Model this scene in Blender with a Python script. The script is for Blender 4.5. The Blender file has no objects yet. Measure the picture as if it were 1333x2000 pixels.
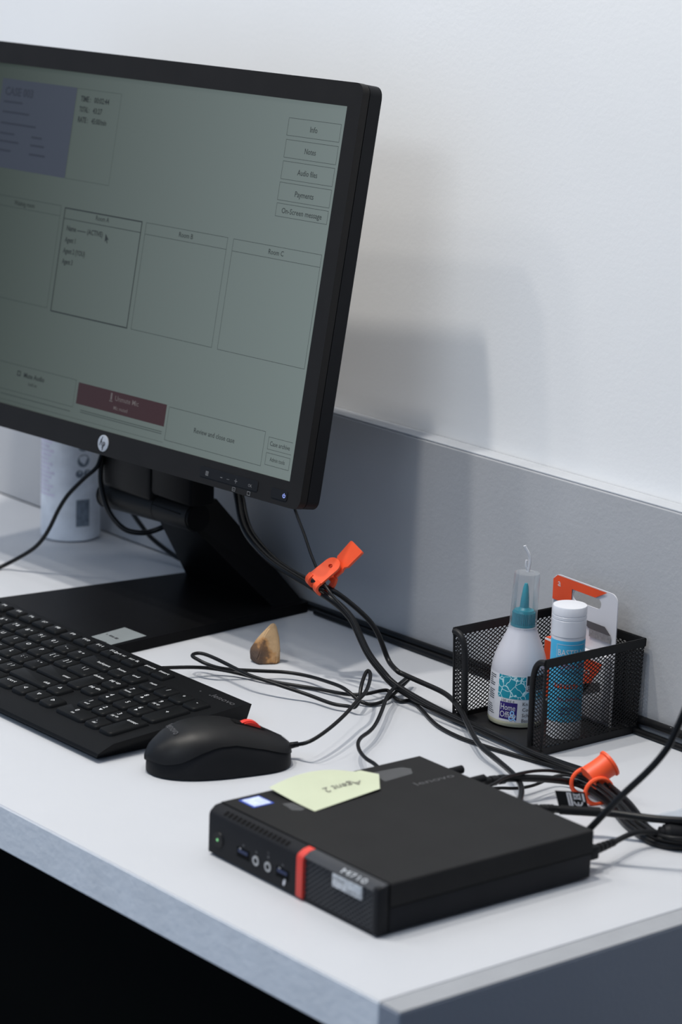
import bpy, bmesh, math, random
from mathutils import Vector, Matrix
random.seed(4)
S = bpy.context.scene
COL = S.collection
R = math.radians

# ------------------------------------------------------------------ camera
cd = bpy.data.cameras.new('camera'); cam = bpy.data.objects.new('camera', cd); COL.objects.link(cam)
cd.sensor_fit = 'VERTICAL'; cd.sensor_height = 36; cd.lens = 99.76
cd.dof.use_dof = True; cd.dof.focus_distance = 2.19; cd.dof.aperture_fstop = 7.5
cd.clip_start = .05
cam.matrix_world = Matrix(((.6347, -.2065, .7446, 1.16851), (.7720, .1282, -.6225, -1.01912), (.0331, .9700, .2408, .67987), (0, 0, 0, 1)))
S.camera = cam
# ------------------------------------------------------------------ world, lamps, exposure
S.view_settings.view_transform = 'Standard'; S.view_settings.look = 'None'
S.view_settings.exposure = 0; S.view_settings.gamma = 1; S.view_settings.use_curve_mapping = False
w = bpy.data.worlds.new('world'); S.world = w; w.use_nodes = True
w.node_tree.nodes['Background'].inputs[0].default_value = (.45, .66, 1.0, 1)
w.node_tree.nodes['Background'].inputs[1].default_value = .45


def lamp(name, loc, aim, power, size, color=(1, .955, .88)):
    l = bpy.data.lights.new(name, 'AREA'); l.shape = 'DISK'; l.size = size; l.energy = power; l.color = color
    o = bpy.data.objects.new(name, l); COL.objects.link(o); o.location = loc
    o.rotation_euler = (Vector(aim) - Vector(loc)).to_track_quat('-Z', 'Y').to_euler()


AIM = (-.75, .40, .05)
lamp('ceiling_spot_far_left', (-1.617, -.971, 2.5), AIM, 9.3, 0.13)
lamp('ceiling_spot_farthest_left', (-2.40, -1.38, 2.5), AIM, 8, 0.28)
lamp('ceiling_spot_left', (-.8195, -.541, 2.5), AIM, 24.5, 0.108)
lamp('ceiling_spot_middle', (-.3175, -.234, 2.5), AIM, 35, 0.108)
lamp('ceiling_spot_right', (.343, .115, 2.5), AIM, 6.5, 0.108)
l = bpy.data.lights.new('fill_light_front', 'AREA'); l.shape = 'RECTANGLE'; l.size = 1.2; l.size_y = .5; l.energy = 13; l.color = (.86, .94, 1)  # added soft fill for the wall and desk front, not a fixture
o = bpy.data.objects.new('fill_light_front', l); COL.objects.link(o); o.location = (.25, -2.2, 2.05)
o.rotation_euler = (Vector((-.5, .45, .2)) - o.location).to_track_quat('-Z', 'Y').to_euler()

# ------------------------------------------------------------------ materials
def mat(name, col, rough=.5, spec=.5, metal=0, var=.06, vscale=40, bump=0, bscale=300, emit=None, estr=0, trans=0, sss=0):
    m = bpy.data.materials.new(name); m.use_nodes = True
    nt = m.node_tree; b = nt.nodes['Principled BSDF']
    b.inputs['Base Color'].default_value = (*col, 1)
    b.inputs['Roughness'].default_value = rough; b.inputs['Metallic'].default_value = metal
    b.inputs['Specular IOR Level'].default_value = spec
    b.inputs['Transmission Weight'].default_value = trans
    b.inputs['Subsurface Weight'].default_value = sss
    tc = nt.nodes.new('ShaderNodeTexCoord')
    if var:
        n = nt.nodes.new('ShaderNodeTexNoise'); n.inputs['Scale'].default_value = vscale; n.inputs['Detail'].default_value = 4
        nt.links.new(tc.outputs['Object'], n.inputs['Vector'])
        r = nt.nodes.new('ShaderNodeValToRGB')
        r.color_ramp.elements[0].position = .3; r.color_ramp.elements[1].position = .7
        r.color_ramp.elements[0].color = (*[c * (1 - var) for c in col], 1)
        r.color_ramp.elements[1].color = (*[min(1, c * (1 + var)) for c in col], 1)
        nt.links.new(n.outputs['Fac'], r.inputs['Fac']); nt.links.new(r.outputs['Color'], b.inputs['Base Color'])
    if bump:
        n2 = nt.nodes.new('ShaderNodeTexNoise'); n2.inputs['Scale'].default_value = bscale; n2.inputs['Detail'].default_value = 5
        nt.links.new(tc.outputs['Object'], n2.inputs['Vector'])
        bp = nt.nodes.new('ShaderNodeBump'); bp.inputs['Strength'].default_value = bump; bp.inputs['Distance'].default_value = .001
        nt.links.new(n2.outputs['Fac'], bp.inputs['Height']); nt.links.new(bp.outputs['Normal'], b.inputs['Normal'])
    if emit:
        b.inputs['Emission Color'].default_value = (*emit, 1); b.inputs['Emission Strength'].default_value = estr
    return m


def clear_mat(name, tint, gloss=.12, rough=.12, edge=.6):
    m = bpy.data.materials.new(name); m.use_nodes = True; nt = m.node_tree; nt.nodes.remove(nt.nodes['Principled BSDF'])
    t = nt.nodes.new('ShaderNodeBsdfTransparent'); t.inputs[0].default_value = (*tint, 1)
    g = nt.nodes.new('ShaderNodeBsdfGlossy'); g.inputs['Roughness'].default_value = rough
    d = nt.nodes.new('ShaderNodeBsdfDiffuse'); d.inputs[0].default_value = (.8, .82, .85, 1)
    n = nt.nodes.new('ShaderNodeTexNoise'); n.inputs['Scale'].default_value = 60
    mm = nt.nodes.new('ShaderNodeMath'); mm.operation = 'MULTIPLY'; mm.inputs[1].default_value = gloss * 2
    nt.links.new(n.outputs['Fac'], mm.inputs[0])
    fr = nt.nodes.new('ShaderNodeFresnel'); fr.inputs[0].default_value = 1.45
    ad = nt.nodes.new('ShaderNodeMath'); ad.operation = 'MULTIPLY_ADD'; ad.inputs[1].default_value = edge; ad.use_clamp = True
    a = nt.nodes.new('ShaderNodeMixShader'); a.inputs[0].default_value = .5
    nt.links.new(g.outputs[0], a.inputs[1]); nt.links.new(d.outputs[0], a.inputs[2])
    x = nt.nodes.new('ShaderNodeMixShader'); nt.links.new(fr.outputs[0], ad.inputs[0]); nt.links.new(mm.outputs[0], ad.inputs[2]); nt.links.new(ad.outputs[0], x.inputs[0])
    nt.links.new(t.outputs[0], x.inputs[1]); nt.links.new(a.outputs[0], x.inputs[2])
    nt.links.new(x.outputs[0], nt.nodes['Material Output'].inputs['Surface'])
    return m


# ------------------------------------------------------------------ objects
def tag(o, label=None, cat=None, group=None, kind=None):
    for k, v in (('label', label), ('category', cat), ('group', group), ('kind', kind)):
        if v: o[k] = v
    return o


def root(name, label, cat, loc=(0, 0, 0), rz=0, rx=0, ry=0, group=None):
    o = bpy.data.objects.new(name, None); COL.objects.link(o); o.empty_display_size = .01
    o.location = loc; o.rotation_euler = (rx, ry, rz)
    return tag(o, label, cat, group)


def mesh(name, bm, m, smooth=38):
    bmesh.ops.remove_doubles(bm, verts=bm.verts, dist=1e-6)
    bmesh.ops.recalc_face_normals(bm, faces=bm.faces)
    me = bpy.data.meshes.new(name); bm.to_mesh(me); bm.free()
    for p in me.polygons: p.use_smooth = bool(smooth)
    if smooth: me.set_sharp_from_angle(angle=R(smooth))
    if m: me.materials.append(m)
    return me


def ob(name, bm, m, parent=None, loc=None, mx=None, smooth=38, label=None, kind=None):
    me = mesh(name, bm, m, smooth) if isinstance(bm, bmesh.types.BMesh) else bm
    o = bpy.data.objects.new(name, me); COL.objects.link(o)
    if parent: o.parent = parent
    if loc: o.location = loc
    if mx is not None: o.matrix_local = mx
    return tag(o, label, kind=kind)


def B(): return bmesh.new()


def box(bm, x0, x1, y0, y1, z0, z1, bev=0, seg=2):
    v = [bm.verts.new((x, y, z)) for z in (z0, z1) for x, y in ((x0, y0), (x1, y0), (x1, y1), (x0, y1))]
    fs = [bm.faces.new([v[i] for i in q]) for q in ((3, 2, 1, 0), (4, 5, 6, 7), (0, 1, 5, 4), (1, 2, 6, 5), (2, 3, 7, 6), (3, 0, 4, 7))]
    if bev: bmesh.ops.bevel(bm, geom=list({e for f in fs for e in f.edges}), offset=bev, segments=seg, affect='EDGES', profile=.5)
    return bm


def prism(bm, pts, z0, z1, f=lambda x, y, z: (x, y, z)):
    a = [bm.verts.new(f(x, y, z0)) for x, y in pts]; b = [bm.verts.new(f(x, y, z1)) for x, y in pts]
    n = len(pts); bm.faces.new(a[::-1]); bm.faces.new(b)
    for i in range(n): bm.faces.new((a[i], a[(i + 1) % n], b[(i + 1) % n], b[i]))
    return bm


def rrect(x0, x1, y0, y1, r, k=5):
    rs = r if isinstance(r, (tuple, list)) else (r,) * 4   # corners: x0y0 x1y0 x1y1 x0y1
    out = []
    for (cx, cy, sx, sy, a0), q in zip(((x0, y0, 1, 1, 180), (x1, y0, -1, 1, 270), (x1, y1, -1, -1, 0), (x0, y1, 1, -1, 90)), rs):
        if q <= 0: out.append((cx, cy)); continue
        for i in range(k + 1):
            a = R(a0 + 90 * i / k); out.append((cx + sx * q + q * math.cos(a), cy + sy * q + q * math.sin(a)))
    return out


def lathe(bm, prof, seg=32, c=(0, 0, 0), cap=True):
    rings = []
    for r, z in prof:
        rings.append([bm.verts.new((c[0] + max(r, 1e-5) * math.cos(2 * math.pi * i / seg), c[1] + max(r, 1e-5) * math.sin(2 * math.pi * i / seg), c[2] + z)) for i in range(seg)])
    for a, b in zip(rings, rings[1:]):
        for i in range(seg): bm.faces.new((a[i], a[(i + 1) % seg], b[(i + 1) % seg], b[i]))
    if cap: bm.faces.new(rings[0][::-1]); bm.faces.new(rings[-1])
    return bm


def cyl(bm, p0, p1, r, seg=20, r1=None):
    p0, p1 = Vector(p0), Vector(p1); d = (p1 - p0).normalized(); a = d.orthogonal().normalized(); b = d.cross(a); r1 = r if r1 is None else r1
    A = [bm.verts.new(p0 + (a * math.cos(t) + b * math.sin(t)) * r) for t in [2 * math.pi * i / seg for i in range(seg)]]
    Bv = [bm.verts.new(p1 + (a * math.cos(t) + b * math.sin(t)) * r1) for t in [2 * math.pi * i / seg for i in range(seg)]]
    for i in range(seg): bm.faces.new((A[i], A[(i + 1) % seg], Bv[(i + 1) % seg], Bv[i]))
    bm.faces.new(A[::-1]); bm.faces.new(Bv)
    return bm


def spline(P, n=5):
    P = [Vector(p) for p in P]; Q = [P[0] * 2 - P[1]] + P + [P[-1] * 2 - P[-2]]; out = []
    for i in range(1, len(Q) - 2):
        for j in range(n):
            t = j / n; a, b, c, d = Q[i - 1:i + 3]
            out.append(.5 * ((2 * b) + (c - a) * t + (2 * a - 5 * b + 4 * c - d) * t * t + (3 * b - a - 3 * c + d) * t ** 3))
    return out + [P[-1]]


def tube(bm, P, r, seg=10, n=5, smooth=True):
    Q = spline(P, n) if smooth else [Vector(p) for p in P]
    if smooth:
        for _ in range(3):
            Q = [Q[0]] + [(Q[i - 1] + Q[i] * 2 + Q[i + 1]) / 4 for i in range(1, len(Q) - 1)] + [Q[-1]]
    rs = r if isinstance(r, list) else [r] * len(Q)
    t = (Q[1] - Q[0]).normalized(); u = t.orthogonal().normalized(); rings = []
    for i, p in enumerate(Q):
        t = (Q[min(i + 1, len(Q) - 1)] - Q[max(i - 1, 0)]).normalized()
        u = (u - t * u.dot(t)).normalized(); v = t.cross(u)
        rings.append([bm.verts.new(p + (u * math.cos(a) + v * math.sin(a)) * rs[i]) for a in [2 * math.pi * k / seg for k in range(seg)]])
    for a, b in zip(rings, rings[1:]):
        for k in range(seg): bm.faces.new((a[k], a[(k + 1) % seg], b[(k + 1) % seg], b[k]))
    bm.faces.new(rings[0][::-1]); bm.faces.new(rings[-1])
    return bm


def text(bm, s, size, f, x=0, y=0, align='CENTER', width=None, sx=1.0, rot=0, res=2, bold=0):
    """flat lettering: baseline-centred at (x, y) in a 2D frame that f maps onto the surface"""
    c = bpy.data.curves.new('t', 'FONT'); c.body = s; c.size = size; c.resolution_u = res; c.offset = bold * size
    o = bpy.data.objects.new('t', c); me = bpy.data.meshes.new_from_object(o)
    vs = [(v.co.x, v.co.y) for v in me.vertices]
    if vs:
        x0 = min(v[0] for v in vs); x1 = max(v[0] for v in vs)
        k = width / (x1 - x0) if width else sx
        off = {'CENTER': (x0 + x1) / 2, 'LEFT': x0, 'RIGHT': x1}[align]
        ca, sa = math.cos(rot), math.sin(rot); nv = []
        for vx, vy in vs:
            px, py = (vx - off) * k, vy - size * .35
            nv.append(bm.verts.new(f(x + px * ca - py * sa, y + px * sa + py * ca)))
        for p in me.polygons:
            try: bm.faces.new([nv[i] for i in p.vertices])
            except ValueError: pass
    bpy.data.objects.remove(o); bpy.data.curves.remove(c); bpy.data.meshes.remove(me)
    return bm


def quad(bm, f, x0, x1, y0, y1, nx=1, ny=1):
    g = [[bm.verts.new(f(x0 + (x1 - x0) * i / nx, y0 + (y1 - y0) * j / ny)) for i in range(nx + 1)] for j in range(ny + 1)]
    for j in range(ny):
        for i in range(nx): bm.faces.new((g[j][i], g[j][i + 1], g[j + 1][i + 1], g[j + 1][i]))
    return bm


def frame(bm, f, x0, x1, y0, y1, t):
    quad(bm, f, x0, x1, y0, y0 + t); quad(bm, f, x0, x1, y1 - t, y1); quad(bm, f, x0, x0 + t, y0 + t, y1 - t); quad(bm, f, x1 - t, x1, y0 + t, y1 - t)
    return bm


def poly(bm, f, pts):
    bm.faces.new([bm.verts.new(f(*p)) for p in pts]); return bm

# ------------------------------------------------------------------ palette
M_wall = mat('white_wall_paint', (.81, .81, .81), .7, .2, var=.015, vscale=6, bump=.13, bscale=240)
M_grey = mat('grey_board_paint', (.41, .415, .43), .5, .3, var=.03, vscale=9, bump=.22, bscale=260)
M_cap = mat('pale_grey_edge_paint', (.30, .31, .33), .45, .3, var=.05, vscale=30, bump=.2, bscale=300)
M_ledge = mat('pale_grey_ledge_paint', (.44, .455, .48), .45, .3, var=.05, vscale=30, bump=.2, bscale=300)
M_shadewall = mat('dark_blue_grey_shade_wall', (.045, .06, .09), .8, .2, var=.05, vscale=5, bump=.2, bscale=200)
M_endp = mat('shade_tinted_end_panel_grey', (.27, .295, .345), .5, .3, var=.03, vscale=9, bump=.22, bscale=260)  # same grey as the board, with bluish shade mixed into the colour
M_desk = mat('white_desk_laminate', (.485, .497, .525), .42, .35, var=.012, vscale=12, bump=.03, bscale=500)
M_edge = mat('white_brushed_edge_paint', (.83, .85, .88), .5, .3, var=.05, vscale=30, bump=.35, bscale=150)
M_undershade = mat('near_black_shade_brown', (.006, .0055, .004), .8, .1)
M_floor = mat('dark_carpet', (.03, .032, .036), .95, .1, var=.3, vscale=200, bump=.5, bscale=500)
M_bezel = mat('black_monitor_plastic', (.0145, .0135, .013), .42, .12, bump=.06, bscale=1500)
M_black = mat('black_plastic', (.0125, .013, .0145), .45, .08, bump=.05, bscale=1500)
M_blackgloss = mat('glossy_black_plastic', (.012, .012, .013), .35, .12)
M_stand = mat('matte_black_stand', (.0045,.0045,.005), .4, .06, bump=.05, bscale=900)
M_seam = mat('seam_black', (.004, .004, .004), .8, .1)
M_cable = mat('black_cable_rubber', (.008, .0082, .009), .33, .2, bump=.03, bscale=900)
M_kbody = mat('black_keyboard_plastic', (.0062, .0066, .0074), .5, .08, bump=.05, bscale=1500)
M_key = mat('black_keycap', (.006, .0064, .007), .38, .08, bump=.06, bscale=2500)
M_legend = mat('white_legend_ink', (.62, .63, .64), .6, .2)
M_faint = mat('faint_grey_ink', (.075, .075, .08), .4, .4)
M_mouse = mat('mouse_shell_black', (.0085, .0085, .009), .42, .2, bump=.05, bscale=2500)
M_red = mat('red_wheel_rubber', (.72, .045, .03), .5, .4)
M_orange = mat('orange_silicone', (.84, .092, .026), .45, .4, bump=.04, bscale=800)
M_pc = mat('charcoal_steel_lid', (.0185, .0185, .019), .55, .08, bump=.12, bscale=2200)
M_pcside = mat('black_steel_chassis', (.016, .0168, .0195), .5, .08, bump=.1, bscale=2200)
M_pcfront = mat('charcoal_front_plastic', (.016, .0165, .0185), .5, .08, bump=.06, bscale=2000)
M_lip = mat('dark_grey_lip', (.045, .047, .052), .35, .2)
M_stripe = mat('red_stripe_plastic', (.62, .05, .035), .45, .4)
M_chrome = mat('worn_silver_badge', (.55, .57, .59), .35, .5, metal=.3, var=.25, vscale=400)
M_note = mat('pale_yellow_note_paper', (.485, .52, .385), .8, .1, var=.03, vscale=30, bump=.05, bscale=300)
M_pencil = mat('pencil_grey', (.20, .20, .17), .8, .1)
M_tape = clear_mat('scuffed_clear_tape', (.80, .80, .81), .14, .3, 0)
M_filmstrip = clear_mat('crinkled_clear_film', (.86, .90, .94), .12, .15, .7)
M_label = mat('white_paper_label', (.62, .62, .65), .55, .3, var=.02, vscale=80)
M_ink = mat('dark_ink', (.03, .03, .035), .6, .2)
M_white = mat('white_gloss_plastic', (.64, .65, .69), .3, .5, var=.01)
M_teal = mat('teal_plastic', (.004, .25, .32), .35, .5)
M_bottle = mat('milky_translucent_plastic', (.54, .54, .59), .32, .5, var=.02, vscale=30, trans=.12)
M_glue = mat('pale_yellow_glue', (.60, .58, .42), .25, .5)
M_clear = clear_mat('clear_cap_plastic', (.95, .955, .96), .07, .12, .55)
M_film = mat('cloudy_clear_tag_plastic', (.74, .75, .78), .25, .5, var=.02, trans=.25)
M_blue = mat('sky_blue_label', (.06, .42, .68), .4, .4, var=.08, vscale=60)
M_redink = mat('dark_red_ink', (.42, .03, .05), .6, .2)
M_purple = mat('purple_label_ink', (.030, .017, .14), .5, .3)
M_paleblue = mat('pale_blue_ink', (.28, .52, .85), .5, .3)
M_card = mat('white_card', (.60, .595, .63), .4, .4, var=.01)
M_cardorange = mat('orange_card_print', (.72, .075, .02), .4, .4)
M_steelprint = mat('grey_staple_print', (.22, .21, .22), .5, .3, var=.25, vscale=500)
M_steelprint2 = mat('dark_staple_print', (.09, .085, .09), .5, .3)
M_wire = mat('black_wire_mesh', (.011, .011, .012), .45, .2)
M_can = mat('pale_printed_can', (.72, .75, .80), .45, .4, var=.12, vscale=50)
M_canprint = mat('dark_can_print', (.16, .19, .23), .6, .2, var=.3, vscale=200)
M_canlilac = mat('lilac_can_print', (.66, .63, .74), .6, .2, var=.12, vscale=120)
M_sticker = mat('silver_grey_sticker', (.19, .21, .215), .45, .4)
M_bluesticker = mat('blue_sticker_edge', (.03, .07, .40), .4, .4)
M_palesticker = mat('pale_blue_sticker', (.55, .62, .78), .4, .4, var=.2, vscale=300)
M_logo = mat('brushed_silver_logo', (.45, .47, .50), .35, .5, metal=.4, var=.1, vscale=300)
M_icon = mat('grey_icon_ink', (.16, .16, .165), .6, .2)
M_led = mat('blue_power_light', (.2, .25, .6), .4, .3, var=0, emit=(.35, .45, 1), estr=.7)
M_green = mat('green_power_light', (.1, .3, .12), .4, .3, var=0, emit=(.25, .75, .3), estr=.6)
M_metal = mat('grey_jack_metal', (.42, .43, .44), .35, .5, metal=.8)
M_port = mat('usb_blue_insert', (.015, .025, .07), .5, .3)

# teal label print with a white net of cracks
M_net = mat('teal_net_print', (.01, .25, .33), .5, .3, var=0)
nt = M_net.node_tree; bb = nt.nodes['Principled BSDF']
vo = nt.nodes.new('ShaderNodeTexVoronoi'); vo.feature = 'DISTANCE_TO_EDGE'; vo.inputs['Scale'].default_value = 170
nz = nt.nodes.new('ShaderNodeTexNoise'); nz.inputs['Scale'].default_value = 160
tc = nt.nodes.new('ShaderNodeTexCoord')
mx_ = nt.nodes.new('ShaderNodeMixRGB'); mx_.blend_type = 'ADD'; mx_.inputs[0].default_value = .004
nt.links.new(tc.outputs['Object'], nz.inputs['Vector']); nt.links.new(tc.outputs['Object'], mx_.inputs[1]); nt.links.new(nz.outputs['Color'], mx_.inputs[2])
nt.links.new(mx_.outputs[0], vo.inputs['Vector'])
rp = nt.nodes.new('ShaderNodeValToRGB'); rp.color_ramp.elements[0].position = .018; rp.color_ramp.elements[1].position = .05
rp.color_ramp.elements[0].color = (.55, .75, .78, 1); rp.color_ramp.elements[1].color = (.008, .24, .32, 1)
nt.links.new(vo.outputs['Distance'], rp.inputs['Fac']); nt.links.new(rp.outputs['Color'], bb.inputs['Base Color'])

# two-tone stone / bark lump
M_stone = mat('tan_and_brown_stone', (.4, .25, .12), .75, .2, var=0, bump=.6, bscale=250)
nt = M_stone.node_tree; bb = nt.nodes['Principled BSDF']
tc = nt.nodes.new('ShaderNodeTexCoord'); n1 = nt.nodes.new('ShaderNodeTexNoise'); n1.inputs['Scale'].default_value = 70; n1.inputs['Detail'].default_value = 5
sp = nt.nodes.new('ShaderNodeSeparateXYZ')
nt.links.new(tc.outputs['Object'], n1.inputs['Vector']); nt.links.new(tc.outputs['Object'], sp.inputs[0])
a1 = nt.nodes.new('ShaderNodeMath'); a1.operation = 'MULTIPLY_ADD'; a1.inputs[1].default_value = 22; nt.links.new(sp.outputs[2], a1.inputs[0]); nt.links.new(n1.outputs['Fac'], a1.inputs[2])
a2 = nt.nodes.new('ShaderNodeMath'); a2.operation = 'MULTIPLY_ADD'; a2.inputs[1].default_value = 14; nt.links.new(sp.outputs[0], a2.inputs[0]); nt.links.new(a1.outputs[0], a2.inputs[2])
rp = nt.nodes.new('ShaderNodeValToRGB'); e = rp.color_ramp.elements; e[0].position = .52; e[0].color = (.085, .058, .045, 1); e[1].position = .86; e[1].color = (.50, .33, .18, 1)
x = e.new(.70); x.color = (.16, .09, .05, 1); x = e.new(.76); x.color = (.42, .22, .09, 1)
nt.links.new(a2.outputs[0], rp.inputs['Fac']); nt.links.new(rp.outputs['Color'], bb.inputs['Base Color'])


# lit screen of the monitor: grey-green ground, viewing-angle dimming to the left put into its colour
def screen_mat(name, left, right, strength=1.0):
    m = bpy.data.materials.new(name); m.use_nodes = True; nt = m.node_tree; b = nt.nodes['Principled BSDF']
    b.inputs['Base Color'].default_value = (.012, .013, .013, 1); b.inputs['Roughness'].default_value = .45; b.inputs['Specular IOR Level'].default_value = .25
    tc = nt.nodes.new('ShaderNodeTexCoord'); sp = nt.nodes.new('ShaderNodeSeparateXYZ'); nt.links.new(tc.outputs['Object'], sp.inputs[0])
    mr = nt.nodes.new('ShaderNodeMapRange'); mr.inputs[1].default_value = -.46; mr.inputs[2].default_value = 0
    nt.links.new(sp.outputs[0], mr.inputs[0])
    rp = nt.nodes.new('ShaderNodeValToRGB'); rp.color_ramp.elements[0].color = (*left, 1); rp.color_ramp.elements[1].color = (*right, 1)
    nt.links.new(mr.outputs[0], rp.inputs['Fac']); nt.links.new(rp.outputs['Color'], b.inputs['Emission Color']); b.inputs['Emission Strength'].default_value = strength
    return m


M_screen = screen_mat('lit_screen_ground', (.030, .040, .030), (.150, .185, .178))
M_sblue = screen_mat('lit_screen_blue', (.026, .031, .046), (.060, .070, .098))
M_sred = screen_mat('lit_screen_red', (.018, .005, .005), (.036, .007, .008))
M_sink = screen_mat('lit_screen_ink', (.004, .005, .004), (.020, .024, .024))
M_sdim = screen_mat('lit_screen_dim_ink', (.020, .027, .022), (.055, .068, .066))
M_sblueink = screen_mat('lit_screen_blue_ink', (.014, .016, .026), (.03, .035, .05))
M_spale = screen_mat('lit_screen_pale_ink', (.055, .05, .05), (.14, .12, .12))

# ------------------------------------------------------------------ setting
D, YW, TD = .4942, .5124, .0326
ob('wall_back', box(B(), -3.2, 2.2, YW, YW + .1, -.75, 2.3), M_wall, smooth=0)['kind'] = 'structure'
ob('floor', box(B(), -3.2, 2.2, -2.6, YW, -.80, -.75), M_floor, smooth=0)['kind'] = 'structure'

ob('shade_wall_right', box(B(), 0.60, 0.66, -.35, YW, -.75, 1.1), M_shadewall, smooth=0)['kind'] = 'structure'  # added unseen wall that keeps ambient light off the end panel

dk = root('desk', 'white desk with a brushed front edge and a grey end panel', 'desk', (-1, .25, -.75))
off = lambda r: Matrix.Translation(-Vector(r.location))
ob('desk_top', box(B(), -2.0, 0, 0, D, -.004, 0, .0007), M_desk, dk, mx=off(dk), smooth=0)
ob('front_edge', box(B(), -2.0, 0, -.0004, .02, -TD, -.0009, .0005), M_edge, dk, mx=off(dk), smooth=0, label='pale grey brushed front edge')
ob('desk_core', box(B(), -2.0, -.0005, .02, D, -TD, -.004), M_edge, dk, mx=off(dk), smooth=0)
ob('end_panel', box(B(), .0003, .019, -.0005, D, -.748, -.001, .0012), M_endp, dk, mx=off(dk), smooth=0, label='grey painted end panel')
ob('end_panel_cap', box(B(), .0006, .0187, 0, D, -.001, -.0004, .0002), M_cap, dk, mx=off(dk), smooth=0)
ob('under_desk_shade_panel', box(B(), -2.0, 0, .30, .318, -.748, -TD), M_undershade, dk, mx=off(dk), smooth=0, label='added near-black panel for the shade under the desk')  # near-black colour stands in for the shade under the desk

bb_ = root('backboard', 'long grey painted upstand board along the wall behind the desk', 'board', (-.99, D, 0))
ob('board', box(B(), -2.0, .019, D, YW - .0005, 0.0005, .1775, .0012), M_grey, bb_, mx=off(bb_), smooth=0)
ob('board_cap', box(B(), -2.0, .019, D + .0006, YW - .0006, .1775, .1789, .0004), M_ledge, bb_, mx=off(bb_), smooth=0, label='pale top edge')

# ------------------------------------------------------------------ monitor
mon = root('monitor', 'large black desktop monitor showing a grey screen of text boxes', 'monitor', (-.74, .38, 0))
MS = off(mon) @ Matrix(((.9989, -.0211, .0424, -.5248), (.0454, .1733, -.9838, .3439), (.0134, .9846, .1741, .1637), (0, 0, 0, 1)))
SW, SH = .4737, .2961
OUT = lambda i, r: rrect(-SW - .0155 + i, .0155 - i, -.0205 + i, .3150 - i, r)


def ring(bm, outer, inner, z0, z1):
    vo = [bm.verts.new((x, y, z1)) for x, y in outer]; vi = [bm.verts.new((x, y, z1)) for x, y in inner]
    ed = [bm.edges.new((l[i], l[(i + 1) % len(l)])) for l in (vo, vi) for i in range(len(l))]
    bmesh.ops.triangle_fill(bm, edges=ed, use_beauty=True)
    r = bmesh.ops.extrude_face_region(bm, geom=bm.faces[:])
    bmesh.ops.translate(bm, verts=[v for v in r['geom'] if isinstance(v, bmesh.types.BMVert)], vec=(0, 0, z0 - z1))
    return bm


inner = [(-SW, 0), (0, 0), (0, SH), (-SW, SH)]
ob('front_bezel', ring(B(), OUT(0, .008), inner, -.006, .0012), M_bezel, mon, mx=MS)
ob('seam_strip', prism(B(), OUT(.0007, .0075), -.0070, -.0055), M_seam, mon, mx=MS)
bm = B()
prof = [(-.0070, .0002, .008), (-.0195, .0002, .008), (-.0215, .002, .008), (-.030, .030, .02), (-.046, .06, .03)]
loops = [[bm.verts.new((x, y, z)) for x, y in OUT(i, r)] for z, i, r in prof]
bm.faces.new(loops[0]); bm.faces.new(loops[-1][::-1])
for a, b in zip(loops, loops[1:]):
    for i in range(len(a)): bm.faces.new((a[i], a[(i + 1) % len(a)], b[(i + 1) % len(a)], b[i]))
ob('rear_shell', bm, M_black, mon, mx=MS)
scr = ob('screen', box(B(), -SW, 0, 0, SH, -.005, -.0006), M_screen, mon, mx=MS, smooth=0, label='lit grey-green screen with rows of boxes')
F = lambda dz: (lambda x, y: (x / 1000, y / 1000, dz))
F1, F2 = F(-.00045), F(-.0003)
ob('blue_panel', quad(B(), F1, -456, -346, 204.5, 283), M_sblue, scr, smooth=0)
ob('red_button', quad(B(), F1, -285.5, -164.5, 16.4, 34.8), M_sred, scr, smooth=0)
bm = B(); lt = .32
for x0, x1, y0, y1 in ((-67, -4.8, 267.6, 281.8), (-66.5, -4.5, 250.1, 264.6), (-66.3, -4.7, 233.0, 247.5), (-66.4, -4.5, 216.2, 230.6), (-66.2, -4.5, 203.3, 214),
                       (-112, -4.5, 89, 179.6), (-225.8, -119, 89.3, 179.7), (-161.2, -38.4, 5.8, 33.8), (-34, -4.9, 7.9, 17.8)):
    frame(bm, F2, x0, x1, y0, y1, lt)
quad(bm, F2, -112, -4.5, 169.5, 169.5 + lt); quad(bm, F2, -225.8, -119, 169.8, 169.8 + lt)
quad(bm, F2, -33.7, -4.7, 30.1, 30.4); quad(bm, F2, -33.7, -4.7, 20.4, 20.7); quad(bm, F2, -33.7, -33.4, 20.4, 30.4)
frame(bm, F2, -339.5, -231, 89, 180, 1.0); quad(bm, F2, -339.5, -231, 170.2, 170.7)
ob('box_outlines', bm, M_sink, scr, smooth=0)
bm = B()
frame(bm, F2, -453, -345, 91, 180.8, .4); quad(bm, F2, -453, -345, 171.6, 172); frame(bm, F2, -346, -283.5, 204.5, 282.8, .3)
frame(bm, F2, -405, -289, 12.5, 36.4, .4)
for x0, x1, y in ((-278, -166, 11.5), (-278, -166, 9.8), (-395, -292, 8.2)): quad(bm, F2, x0, x1, y, y + .7)
quad(bm, F2, -473, -163, 3.4, 3.7)
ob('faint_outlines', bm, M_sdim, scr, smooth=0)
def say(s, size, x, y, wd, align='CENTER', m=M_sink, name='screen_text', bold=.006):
    ob(name, text(B(), s, size, F2, x, y, align, width=wd, bold=bold), m, scr, smooth=0)


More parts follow.
